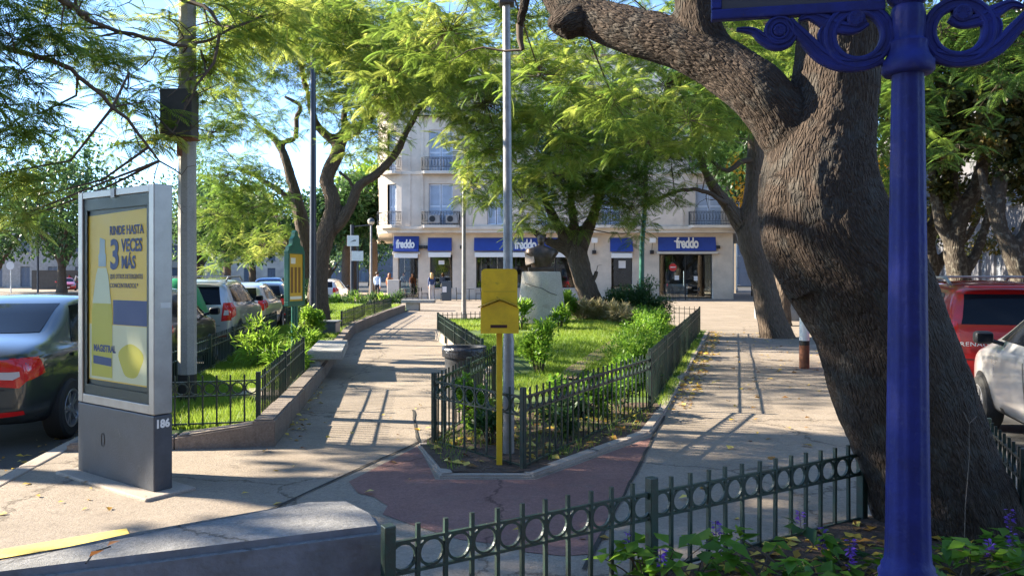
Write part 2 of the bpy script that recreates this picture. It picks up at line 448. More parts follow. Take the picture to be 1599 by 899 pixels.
_pt = M['posterglass'].node_tree; _tb = _pt.nodes.new('ShaderNodeBsdfTransparent'); _tb.inputs[0].default_value = (.96,.98,.97,1); _pt.links.new(_tb.outputs[0], _pt.nodes['Material Output'].inputs[0])
M['lampglobe'] = mat('opal_globe', (.62,.54,.40), .25, coat=.3)

JAC = [(.028,.070,.012), (.075,.145,.018), (.14,.205,.028), (.24,.28,.05)]
M['leaf'] = leaf_mat('jacaranda_leaf', JAC, .6)
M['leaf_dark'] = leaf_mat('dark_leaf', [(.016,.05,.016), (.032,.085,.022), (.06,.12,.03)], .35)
M['leaf_olive'] = leaf_mat('olive_leaf', [(.022,.040,.012), (.045,.060,.014), (.07,.07,.016), (.12,.085,.016)], .4)
M['leaf_far'] = leaf_mat('far_leaf', [(.028,.07,.025), (.05,.105,.032), (.085,.15,.04)], .4)
M['leaf_bright'] = leaf_mat('bright_leaf', [(.05,.13,.012), (.10,.22,.015), (.20,.31,.03)], .45)
M['leaf_yellow'] = leaf_mat('yellow_leaf', [(.32,.20,.01), (.50,.30,.012), (.60,.40,.03)], .5)
M['leaf_dry'] = leaf_mat('dry_leaf', [(.30,.29,.13), (.42,.38,.20), (.55,.49,.31)], .35)
M['leaf_litter'] = leaf_mat('fallen_leaf', [(.16,.07,.02), (.33,.19,.03), (.55,.38,.05), (.62,.50,.12)], .15)
M['purple'] = leaf_mat('purple_flower', [(.10,.03,.26), (.20,.07,.42), (.26,.10,.50)], .4)
M['bark'] = bark_mat('bark', (.018,.013,.010), (.098,.070,.052), 26, 1.0, patch=(.07,.06,.05))
M['bark_far'] = bark_mat('bark_far', (.04,.030,.022), (.16,.12,.09), 7, 1.0)
M['bark_plane'] = bark_mat('bark_plane', (.035,.028,.022), (.085,.070,.055), 6, .8, patch=(.14,.125,.10))
M['twig'] = mat('twig', (.085,.060,.042), .9)
# ------------------------------------------------------------------ ground, road, pavement
def KL(d): return -4.2 - .16*(d-6.9)       # kerb of the avenue
def KR(d): return 5.0 + .29*(d-8.5)        # kerb of the side street

ground = MB()._add([(-900,-300,-.12),(900,-300,-.12),(900,1500,-.12),(-900,1500,-.12)], [(0,1,2,3)]).build('road', M['asphalt'])
tag(ground, 'grey asphalt roadway beyond the kerbs', 'road', kind='structure')

pave = MB().prism([(KL(-6)+.15,-6),(KR(-6)-.15,-6),(KR(78)-.15,78),(KL(78)+.15,78)], -.2, 0).build('pavement', M['paving'])
tag(pave, 'worn beige concrete pavement between the two streets', 'pavement', kind='structure')

def strip(name, m, pts, w, z, h=.004):
    """thin sheet along a ground polyline"""
    mb = MB()
    for i in range(len(pts)-1):
        a, b = Vector((*pts[i][:2],0)), Vector((*pts[i+1][:2],0)); t = (b-a).normalized(); n = Vector((-t.y,t.x,0))*w/2
        ww = [random.uniform(.7,1.15) for _ in range(2)]
        mb._add([a-n*ww[0]+Vector((0,0,z)), b-n*ww[1]+Vector((0,0,z)), b+n*ww[1]+Vector((0,0,z)), a+n*ww[0]+Vector((0,0,z))], [(0,1,2,3)])
    return mb.build(name, m, pave)

def wob(p, q, n=9, a=.012):
    out = []
    for i in range(n+1):
        t = i/n; out.append((p[0]+(q[0]-p[0])*t+random.uniform(-a,a)*(0<i<n), p[1]+(q[1]-p[1])*t+random.uniform(-a,a)*(0<i<n)))
    return out
g2 = lambda x, y, z=0: G(x, y, z)[:2]
strip('joint', M['joint'], wob(g2(655,690), g2(425,795)), .028, .008)
strip('joint', M['joint'], wob(g2(425,795), (-2.1,4.0)), .022, .008)
strip('joint', M['joint'], wob(g2(655,690), g2(645,640)), .028, .008)
strip('joint', M['joint'], wob(g2(1038,650), g2(1005,715)), .026, .008)
strip('joint', M['joint'], wob(g2(1005,715), g2(912,890)), .026, .008)
for d in (5.4, 10.4, 14.2, 18.3):
    strip('joint', M['joint'], wob((.7+d*.33, d), (KR(d+.9)-.3, d+.9)), .012, .0065)
for d in (9.1, 13.2, 17.5, 22.0, 27.0):
    strip('joint', M['joint'], wob((-2.3-.15*(d-7.2)+.1, d), (-1.25-.05*d, d-.25)), .012, .0065)
for d in (33.0, 38.0, 43.0):
    strip('joint', M['joint'], wob((-4, d), (8, d+.4)), .03, .0065)
# red ramp: a smooth colour patch with a ragged, scraped edge
rp = [g2(654,696), (-.60,6.02), (.19,6.02), (1.42,7.66), g2(1003,722), g2(962,795), g2(925,865)]
rp += [g2(880,868), g2(820,862), (-.02,4.55), (-.32,4.66), g2(640,818), g2(598,803), g2(606,790), g2(585,776), g2(560,770), g2(545,752)]
mbp = MB(); Vp, Fp = grid_poly([tuple(p) for p in rp], .35)
mbp._add([(x, y, .004) for x, y in Vp], Fp)
mbp.build('red_paving', M['redpave'], pave)
strip('painted_line', M['yellowpaint'], [(-3.6,3.92), (-2.94,4.4), (-2.385,4.78)], .16, .007)

# kerb stones of both streets, each a stone
ks = MB().bbox((-.075,-.492,-.2),(.075,.492,.006), .015).mesh('kerbstone', M['kerb'])
for nm, K, ang, rngd, side in (('avenue_kerb', KL, math.atan(.16), (1, 60), 1), ('street_kerb', KR, -math.atan(.29), (1, 60), -1)):
    root = thing(nm, 'pale stone kerb along the ' + ('avenue with the parked grey saloon' if side > 0 else 'side street with the parked red car'), 'kerb')
    root['kind'] = 'structure'
    for i in range(*rngd):
        d = i*1.0*math.cos(ang)
        o = add('kerbstone', ks, root, (K(d)+.075*side, d, random.uniform(-.006,.006)), (0,0,ang))

# far pavements across both streets
tag(MB().prism([(KR(0)+7.3,0),(60,0),(95,120),(KR(120)+7.3,120)], -.2, .01).build('far_pavement', M['paving']), 'pavement across the side street', 'pavement', kind='structure')
tag(MB().prism([(-140,20),(KL(20)-26,20),(KL(200)-26,200),(-240,200)], -.2, .0).build('far_pavement', M['paving']), 'pavement far across the avenue', 'pavement', kind='structure')

# ------------------------------------------------------------------ planted beds
def kerb_run(name, label, pts, width, m, step=1.0, side=1):
    """a run of kerb blocks; pts (x, y, h) along the outer edge, blocks lie to the left of travel (side=1)"""
    root = thing(name, label, 'kerb'); root['kind'] = 'structure'
    for i in range(len(pts)-1):
        a, b = Vector(pts[i]), Vector(pts[i+1]); ab = Vector((b.x-a.x, b.y-a.y, 0)); L = ab.length; t = ab/L; n = Vector((-t.y,t.x,0))*width*side
        k = max(1, round(L/step))
        for j in range(k):
            t0 = j/k + .006/L; t1 = (j+1)/k - .006/L
            p, q = a.lerp(b, t0), a.lerp(b, t1); dz = random.uniform(-.008,.008)
            mb = MB()
            c = [(p.x,p.y),(q.x,q.y),(q.x+n.x,q.y+n.y),(p.x+n.x,p.y+n.y)]; hs = [p.z+dz,q.z+dz,q.z+dz,p.z+dz]
            bm = bmesh.new(); vb = [bm.verts.new((x,y,-.05)) for x,y in c]; vt = [bm.verts.new((c[i2][0],c[i2][1],hs[i2])) for i2 in range(4)]
            bm.faces.new(vt); bm.faces.new(vb[::-1])
            for i2 in range(4): bm.faces.new((vb[i2], vb[(i2+1)%4], vt[(i2+1)%4], vt[i2]))
            bmesh.ops.recalc_face_normals(bm, faces=bm.faces)
            bmesh.ops.bevel(bm, geom=[e for e in bm.edges if min(v.co.z for v in e.verts) > -.04], offset=.016, segments=2, affect='EDGES')
            me = bpy.data.meshes.new('kerb_block'); bm.to_mesh(me); bm.free(); me.materials.append(m)
            add('kerb_block', me, root)
    return root

PL = [(-4.05,6.98,.08), (-3.1,7.05,.13), (-2.22,7.19,.25), (-2.86,11.6,.22), (-4.0,18.9,.24), (-4.3,21,.28), (-4.55,27,.30), (-4.72,34,.30)]
kerb_run('planter_kerb', 'brown stone kerb round the lawn beside the advertising panel', PL, .2, M['brownkerb'])
def lawn_z1(x, y):
    edge = np.interp(y, [6.9,7.2,11,19,27,34],[.10,.14,.15,.2,.27,.27])
    return edge + .05*np.sin(x*2.1+y*.7)*.4
lawn1 = [(KL(7)+.3,7.1), (-3.1,7.2), (-2.42,7.36), (-3.05,11.6), (-4.18,18.9), (-4.48,21), (-4.74,27), (-4.9,33.9), (KL(33.9)+.3,33.9)]
ISL = [(-.86,7.15), (-.55,6.14), (.15,6.14), (1.34,7.80), (1.70,8.95), (5.50,21.75), (3.6,22.1), (1.4,21.8), (-1.75,19.5), (-1.2,16.2), (-.42,11.5), (-.22,9.75), (-.42,9.0)]
def isl_z(x, y):
    x = np.asarray(x, float); y = np.asarray(y, float)
    xr = 1.64 + .293*(y-9.14); u = np.clip((xr-x)/2.2, 0, 1); s = np.clip((y-8.0)/11, 0, 1); s = s*s*(3-2*s)
    return .025 + .43*s*u*u*(3-2*u) + .012*np.sin(3*x)*np.cos(2.3*y)
def ground_patch(name, label, cat, poly, step, zf, m, base=-.05):
    V, F = grid_poly(poly, step); V = np.array(V); Z = zf(V[:,0], V[:,1]) + 0*V[:,0]
    mb = MB()._add([(V[i,0],V[i,1],Z[i]) for i in range(len(V))], F)
    o = mb.build(name, m, smooth=True)
    return tag(o, label, cat, kind='structure')
ground_patch('lawn', 'lawn strip behind the advertising panel', 'lawn', lawn1, .4, lawn_z1, M['lawn'])
soil_split = 9.3
ground_patch('garden_soil', 'dark soil under the yellow letter box', 'soil', [(-.86,7.15),(-.55,6.14),(.15,6.14),(1.34,7.80),(1.70,8.95),(1.82,9.4),(-.28,9.4),(-.42,9.0)], .15, lambda x,y: isl_z(x,y)+.02*vnoise(np.c_[x*5,y*5,x*0]), M['soil'])
ground_patch('lawn', 'mounded lawn round the concrete monument', 'lawn', [(-.28,9.4),(1.82,9.4)]+ISL[5:12], .4, isl_z, M['lawn'])
NB = [(-.52,3.2), (-1.2,2.9), (-1.4,.5), (2.3,.5), (2.75,3.6), (3.6,5.75), (3.3,5.52), (.72,4.0)]
ground_patch('garden_soil', 'dark leaf strewn soil round the big trunk', 'soil', NB, .12, lambda x,y: .03+.05*vnoise(np.c_[x*4,y*4,x*0])+.02*vnoise(np.c_[x*14,y*14,x*0]), M['soil'])
kerb_run('bed_kerb', 'flat pale concrete edging round the letter box bed', [(-.89,7.2,.03),(-.567,6.06,.03),(.168,6.06,.03),(1.39,7.72,.03),(1.76,8.85,.03),(5.58,21.7,.03)], .12, M['kerb'], 1.3)
kerb_run('lawn_kerb', 'pale kerb under the low fence near the globe lamp', [(-.36,11.4,.18),(-1.22,16.3,.2),(-1.95,19.4,.22),(1.4,21.9,.22)], .16, M['kerb'], 1.4, side=-1)
kerb_run('garden_kerb', 'low concrete edge behind the near green railing', [(-.46,3.3,.04),(.66,4.06,.04),(2.3,5.03,.04),(3.3,5.62,.04)], .1, M['kerb'], 1.2, side=-1)

# wedge shaped concrete block, lower left
blk = thing('concrete_block', 'low wedge of grey blue painted concrete ending at the near railing', 'concrete block')
outl = [(-.545,3.30), (-.62,3.50), (-.78,3.70), (-.98,3.70), (-1.60,3.24), (-1.97,2.96), (-2.9,2.5), (-2.9,2.2), (-1.86,2.79)]
bm = bmesh.new()
vb = [bm.verts.new((x,y,-.02)) for x,y in outl]; vt = [bm.verts.new((x,y,.520 + .006*math.sin(7*x))) for x,y in outl]
bm.faces.new(vt); bm.faces.new(vb[::-1])
for i in range(len(outl)): bm.faces.new((vb[i], vb[(i+1)%len(outl)], vt[(i+1)%len(outl)], vt[i]))
bmesh.ops.recalc_face_normals(bm, faces=bm.faces)
te = [e for e in bm.edges if min(v.co.z for v in e.verts) > .5]
bmesh.ops.bevel(bm, geom=te, offset=.03, segments=4, affect='EDGES')
me = bpy.data.meshes.new('block_body'); bm.to_mesh(me); bm.free(); me.materials.append(M['blockpaint']); me.materials.append(M['block'])
for p in me.polygons: p.material_index = 1 if p.normal.z > .6 else 0
add('block_body', me, blk)

# ------------------------------------------------------------------ railings
def fence(name, label, pts, h, sp=.125, rings=True, post_every=1.3, bar=.014, post=.042, group=None):
    """pts: (x, y, zbase). Posts, rails, upright bars and rings are parts."""
    root = thing(name, label, 'fence', pts[0], 0, group)
    o0 = Vector(pts[0])
    mbar = MB().box((-bar/2,-bar/2,.03),(bar/2,bar/2,h)).mesh('bar', M['fence'])
    mpost = MB().bbox((-post/2,-post/2,-.12),(post/2,post/2,h+.012), .004).mesh('post', M['fence'])
    rr = .0575 if sp > .1 else .05
    if sp > .13: rr = sp*.5-.006
    mring = None
    if rings:
        mb = MB(); n, k = 18, 4
        for i in range(n):
            a = 2*math.pi*i/n
            for dr, dy in ((-.006,-.007),(.006,-.007),(.006,.007),(-.006,.007)):
                mb.v.append(Vector(((rr-.004+dr)*math.cos(a), dy, (rr-.004+dr)*math.sin(a))))
        for i in range(n):
            for q in range(k):
                mb.f.append((i*k+q, i*k+(q+1)%k, ((i+1)%n)*k+(q+1)%k, ((i+1)%n)*k+q)); mb.mi.append(0)
        mring = mb.mesh('ring', M['fence'])
    ztop, zmid = h-.065, h-.065-2*rr-.01
    posts = []
    for i in range(len(pts)-1):
        a, b = Vector(pts[i])-o0, Vector(pts[i+1])-o0
        ab = Vector((b.x-a.x,b.y-a.y,0)); L = ab.length; ang = math.atan2(ab.y, ab.x)
        k = max(1, round(L/post_every))
        for j in range(k+1):
            if j == 0 and i > 0: continue
            posts.append((a.lerp(b, j/k), ang))
        for z, hh in ((ztop,.012),(zmid,.012),(.05,.014)):
            mb = MB()
            for j in range(k):
                p, q = a.lerp(b, j/k), a.lerp(b, (j+1)/k); t = (q-p).normalized(); n = Vector((-t.y,t.x,0)).normalized()*.0095
                sag = random.uniform(-.006,.006)
                up = Vector((0,0,hh/2)); zz = Vector((0,0,z+sag))
                mb._add([p+zz-n-up,q+zz-n-up,q+zz+n-up,p+zz+n-up,p+zz-n+up,q+zz-n+up,q+zz+n+up,p+zz+n+up],
                        [(0,3,2,1),(4,5,6,7),(0,1,5,4),(1,2,6,5),(2,3,7,6),(3,0,4,7)])
            mb.build('rail', M['fence'], root)
        for j in range(k):
            p, q = a.lerp(b, j/k), a.lerp(b, (j+1)/k); l2 = L/k; nb = max(2, round(l2/sp))
            for u in range(1, nb):
                c = p.lerp(q, u/nb)
                add('bar', mbar, root, c, (random.uniform(-.008,.008), random.uniform(-.008,.008), ang))
            if rings:
                for u in range(nb):
                    c = p.lerp(q, (u+.5)/nb)
                    if abs(l2/nb-2*rr) < .03:
                        add('ring', mring, root, c+Vector((0,0,(ztop+zmid)/2)), (0,0,ang))
    for c, ang in posts: add('post', mpost, root, c, (0,0,ang))
    return root

fence('railing', 'green ring topped railing in front, starting at the concrete block', [(-.515,3.2,.03),(.72,3.96,.03),(2.2,4.83,.03)], .52, sp=.135, post_every=1.5, bar=.018, post=.05)
fence('railing', 'short green railing between the big trunk and the silver car', [(2.75,3.8,.03),(3.08,4.62,.03),(3.47,5.6,.03)], .52, bar=.018)
fence('railing', 'green ring topped railing crossing in front of the yellow letter box', [(-.73,7.2,0),(.09,6.25,0)], .68, sp=.155, post_every=1.3)
fence('railing', 'green railing running back from the letter box corner to the black bin', [(-.73,7.2,0),(-.22,9.6,.03)], .68)
fence('railing', 'green ring topped railing right of the letter box, over the soil', [(.09,6.25,0),(1.64,9.14,0)], .68, post_every=3.4)
fence('railing', 'long dark green railing beside the right footpath hedge', [(1.64,9.14,0),(5.2,21.3,0)], .72, rings=False, sp=.11, post_every=2.1, bar=.018)
fence('railing', 'far end railing behind the bushes, at the back of the lawn', [(5.2,21.3,.05),(3.5,21.9,.1),(1.4,21.6,.2)], .68, rings=False, sp=.14, post_every=1.9)
fence('railing', 'low green railing on the pale kerb by the globe lamp', [(-.45,11.6,.17),(-1.85,19.2,.2)], .47, rings=False, sp=.12, post_every=1.9)
fence('railing', 'low spiked railing across the back, left of the monument', [(-1.85,19.2,.2),(1.3,21.5,.2)], .47, rings=False, sp=.14, post_every=1.8)
fence('railing', 'green ring topped railing across the front of the left lawn', [(-4.0,7.28,.11),(-2.45,7.42,.14)], .51, post_every=1.6)
fence('railing', 'green railing on the kerb between the left lawn and footpath', [(-2.45,7.42,.14),(-2.99,11.0,.19)], .52, rings=False, sp=.11, post_every=1.8)
fence('railing', 'green railing between the left lawn and the parked cars', [(-4.0,7.28,.1),(KL(12)+.3,12,.12),(KL(19)+.3,19,.16)], .55, rings=False, sp=.12, post_every=1.75)
fence('railing', 'low green railing beside the far footpath kerb, beyond the grey litter box', [(-4.35,19.6,.26),(-4.62,24,.28),(-4.88,31,.28)], .43, rings=False, sp=.13, post_every=2.2)
fence('railing', 'far street side railing beyond the blue pole', [(KL(21)+.3,21,.2),(KL(33)+.3,33,.25)], .5, rings=False, sp=.15, post_every=2.0)
# ------------------------------------------------------------------ text
def text_obj(name, s, size, m, parent, mtx, bold=0.0, ext=.002, align='LEFT', sx=1.0, space=1.0):
    cu = bpy.data.curves.new('t', 'FONT'); cu.body = s; cu.size = size; cu.offset = bold; cu.extrude = ext; cu.align_x = align; cu.resolution_u = 3; cu.space_character = space
    o = bpy.data.objects.new('t', cu); COL.objects.link(o)
    dg = bpy.context.evaluated_depsgraph_get()
    me = bpy.data.meshes.new_from_object(o.evaluated_get(dg))
    bpy.data.objects.remove(o); bpy.data.curves.remove(cu)
    me.materials.clear(); me.materials.append(m); me.name = name
    me.transform(mtx @ Matrix.Diagonal((sx,1,1,1)))
    return add(name, me, parent)
def face_mtx(o, x, y):
    """matrix that puts text on a plane: origin o, text right = x, text up = y"""
    x = Vector(x).normalized(); y = Vector(y).normalized(); z = x.cross(y)
    m = Matrix((x, y, z)).transposed().to_4x4(); m.translation = Vector(o); return m

# ------------------------------------------------------------------ corner building
bld = thing('corner_building', 'cream corner building with blue shop awnings and iron balconies', 'building', (0,52,0))
bx = lambda px: (px-800)/FPX*52.0
def wall_open(x0, x1, z0, z1, y0, y1, ops, m, name, parent):
    xs = sorted({x0,x1,*[o[0] for o in ops],*[o[1] for o in ops]}); zs = sorted({z0,z1,*[o[2] for o in ops],*[o[3] for o in ops]})
    mb = MB()
    for i in range(len(xs)-1):
        run = None
        for j in range(len(zs)):
            hole = True
            if j < len(zs)-1:
                cx, cz = (xs[i]+xs[i+1])/2, (zs[j]+zs[j+1])/2
                hole = any(o[0] < cx < o[1] and o[2] < cz < o[3] for o in ops)
            if not hole and run is None: run = zs[j]
            if hole and run is not None:
                mb.box((xs[i],y0,run),(xs[i+1],y1,zs[j])); run = None
    bm = bmesh.new(); 
    o = mb.build(name, m, parent)
    bm.from_mesh(o.data); bmesh.ops.remove_doubles(bm, verts=bm.verts, dist=1e-5)
    seen = {}
    for f in bm.faces: seen.setdefault(tuple(round(c,4) for c in f.calc_center_median()), []).append(f)
    bmesh.ops.delete(bm, geom=[f for l in seen.values() if len(l) > 1 for f in l], context='FACES_ONLY')
    bmesh.ops.recalc_face_normals(bm, faces=bm.faces); bm.to_mesh(o.data); bm.free()
    return o
GO = [(bx(622),bx(654),.02,3.0), (bx(672),bx(707),.75,3.0), (bx(744),bx(899),.75,3.0), (bx(955),bx(988),.35,3.0), (bx(1030),bx(1113),.02,3.05)]
ZC = 4.45
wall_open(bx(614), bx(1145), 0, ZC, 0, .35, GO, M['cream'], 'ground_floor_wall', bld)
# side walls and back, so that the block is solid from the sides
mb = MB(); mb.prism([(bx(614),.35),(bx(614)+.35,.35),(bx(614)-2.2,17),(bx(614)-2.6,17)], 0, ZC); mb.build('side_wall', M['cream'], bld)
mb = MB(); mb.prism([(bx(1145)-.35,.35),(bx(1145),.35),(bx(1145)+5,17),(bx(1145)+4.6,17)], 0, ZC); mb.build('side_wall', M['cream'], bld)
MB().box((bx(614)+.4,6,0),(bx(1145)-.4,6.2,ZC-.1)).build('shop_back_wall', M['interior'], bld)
MB().box((bx(614)+.1,.4,.0),(bx(1145)-.4,6,.02)).build('shop_floor', M['grey'], bld)
# plinth course
for x0, x1 in ((bx(654)+.02,bx(672)-.02),(bx(672),bx(744)-.03),(bx(744),bx(899)),(bx(899)+.02,bx(955)-.02),(bx(1113)+.03,bx(1145)+.03)):
    MB().bbox((x0,-.05,0),(x1,.02,.68), .012).build('plinth', M['cream'], bld)
# shop windows: panes, frames, counters seen inside
for k, (x0, x1, z0, z1) in enumerate(GO):
    w = thing('window', None, None); w.parent = bld
    n = max(1, round((x1-x0)/1.45))
    for i in range(n):
        a, b = x0+(x1-x0)*i/n, x0+(x1-x0)*(i+1)/n
        MB().box((a+.03,.19,z0+.05),(b-.03,.2,z1-.05)).build('pane', M['pane'], w)
    fr = MB(); fr.box((x0+.002,.15,z0),(x1-.002,.25,z0+.06)); fr.box((x0+.002,.15,z1-.06),(x1-.002,.25,z1-.002))
    for i in range(n+1):
        a = x0+.03+(x1-x0-.06)*i/n; fr.box((a-.03,.148,z0+.06),(a+.03,.252,z1-.06))
    fr.build('frame', M['black'] if k else M['silver'], w)
    if k in (1,2,3): MB().bbox((x0-.05,-.1,z0-.07),(x1+.05,.14,z0-.005), .01).build('sill', M['trim'], w)
    if k in (0,4):
        h = MB()
        for i in range(1, n): h.tube([(x0+(x1-x0)*i/n-.12,.12,.9),(x0+(x1-x0)*i/n-.12,.12,1.9)], .02, 6)
        if h.v: h.build('door_handle', M['chrome'], w)
lamp_in = mat('shop_lamp', (.8,.75,.6), .4)
for i in range(9):
    x = bx(660)+i*2.2
    mb = MB().lathe([(.02,2.6),(.14,2.45),(.16,2.3)], 12, (x,3.2,0)); mb.tube([(x,3.2,2.6),(x,3.2,4.2)], .01, 5); mb.build('shop_pendant', lamp_in, bld)
for i, (x, z) in enumerate(((-1.6,1.05),(.8,1.05),(2.6,1.05),(11.6,1.0),(-4.8,1.05))):
    MB().bbox((x-.8,2.2,.02),(x+.8,2.9,z), .03).build('shop_counter', M['shutter'] if i % 2 else M['grey'], bld)
posterw = mat('window_poster', (.75,.72,.70), .6); posterr = mat('red_sign', (.55,.03,.03), .5)
MB().box((bx(685),.17,2.35),(bx(694),.18,2.62)).build('window_poster', posterw, bld)
MB().box((bx(967),.17,2.1),(bx(978),.18,2.6)).build('window_poster', posterw, bld)
MB().lathe([(.26,0),(.26,.02)], 20, (bx(1052),.14,2.15), ax='y').build('round_sticker', posterr, bld); MB().box((bx(1052)-.18,.125,2.13),(bx(1052)+.18,.135,2.19)).build('sticker_stripe', posterw, bld)
MB().box((bx(1057)-.1,.15,1.3),(bx(1057)+.2,.16,1.6)).build('window_poster', posterw, bld)
MB().box((bx(1085),.15,1.25),(bx(1085)+.25,.16,1.55)).build('window_poster', posterw, bld)
# awnings and sign boards
def awning(px0, px1, z0, z1, out, name='awning', roll=True):
    a = thing(name, None, None); a.parent = bld
    x0, x1 = bx(px0), bx(px1)
    mb = MB(); mb._add([(x0,-.02,z1),(x1,-.02,z1),(x1,-out,z0+.06),(x0,-out,z0+.06),(x0,-out,z0),(x1,-out,z0),(x1,-.02,z0),(x0,-.02,z0)],
                       [(0,1,2,3),(3,2,5,4),(4,5,6,7),(0,3,4,7),(1,6,5,2),(0,7,6,1)])
    mb.build('canopy', M['awning'], a)
    if roll:
        MB().tube([(x0+.05,-.16,z0-.14),(x1-.05,-.16,z0-.14)], .075, 10).build('roller', M['awnwhite'], a)
        MB().bbox((x0+.05,-.34,z0-.42),(x1-.05,-.30,z0-.12), .01).build('valance', M['awnwhite'], a)
    return a
awning(669,706,3.25,4.15,.35); awning(741,901,3.25,4.15,.4); awning(953,988,3.2,4.15,.35)
e = awning(616,655,3.2,4.25,.5); s = awning(1028,1118,3.25,4.2,.16, 'sign_board', roll=False)
MB().bbox((bx(1026),-.3,3.05),(bx(1120),-.02,3.2), .02).build('door_canopy', M['trim'], s)
for par, px, z, y, sz in ((s,1073,3.47,-.17,.98), (e,635,3.46,-.54,.80)):
    text_obj('lettering', 'freddo', sz, M['awnwhite'], par, face_mtx((bx(px),y,z),(1,0,0),(0,.03 if par is s else .28,1)), .034, .01, 'CENTER', .62, .92)
    if par is s:
        MB().box((bx(px)-.90,y-.012,z+.40),(bx(px)-.55,y+.004,z+.48)).build('lettering', M['awnwhite'], par)
mid = [o for o in bld.children if o.name.startswith('awning')][1]
text_obj('lettering', 'freddo', .95, M['awnwhite'], mid, face_mtx((bx(821),-.37,3.40),(1,0,0),(0,.33,1)), .034, .01, 'CENTER', .62, .92)
MB().bbox((bx(614),-.26,3.0),(bx(657),-.02,3.18), .02).build('door_canopy', M['trim'], e)
# wall lamps
for px, arm in ((928,1),(1018,1),(612,0),(658,0),(665,0),(722,0),(1121,0)):
    l = thing('wall_lamp', None, None); l.parent = bld; x = bx(px)
    MB().bbox((x-.13,-.2,3.05 if arm else 3.4),(x+.13,-.002,3.3 if arm else 3.62), .02).build('lamp_base', M['black'], l)
    if arm:
        MB().tube([(x,-.1,3.3),(x,-.3,3.8)], .018, 6).build('lamp_arm', M['black'], l)
        MB().bbox((x-.2,-.5,3.78),(x+.2,-.3,4.12), .02).build('lamp_head', M['awnwhite'], l)
# cornice and upper floors with a rounded corner
def rounded(inset, x0, x1, r, depth, n=9):
    """plan outline from back left round the corner to back right"""
    p = [(x0+inset-depth*.16, depth)]
    for i in range(n+1):
        a = math.pi + i*math.pi/2/n
        p.append((x0+inset+r+r*math.cos(a), inset+r+r*math.sin(a)))
    for i in range(n+1):
        a = 1.5*math.pi + i*math.pi/2/n*.8
        p.append((x1-inset-1.2+1.2*math.cos(a), inset+1.2+1.2*math.sin(a)))
    p.append((x1-inset+depth*.29, depth)); return p
XL, XR, RC = bx(588), bx(1149), 2.2
YO = -.75
def band(name, z0, z1, out, m=M['trim']):
    pl = [(x, y+YO) for x, y in rounded(-out, XL, XR, RC+out, 18)]
    MB().prism(pl, z0, z1).build(name, m, bld)
band('cornice', ZC, ZC+.22, .06); band('cornice', ZC+.22, ZC+.42, .16)
FZ = [(ZC+.42, 8.45), (8.45, 12.3), (12.3, 16.2)]
UO = [(bx(672),bx(709)), (bx(762),bx(790)), (bx(838),bx(866)), (bx(938),bx(966)), (bx(1082),bx(1126))]
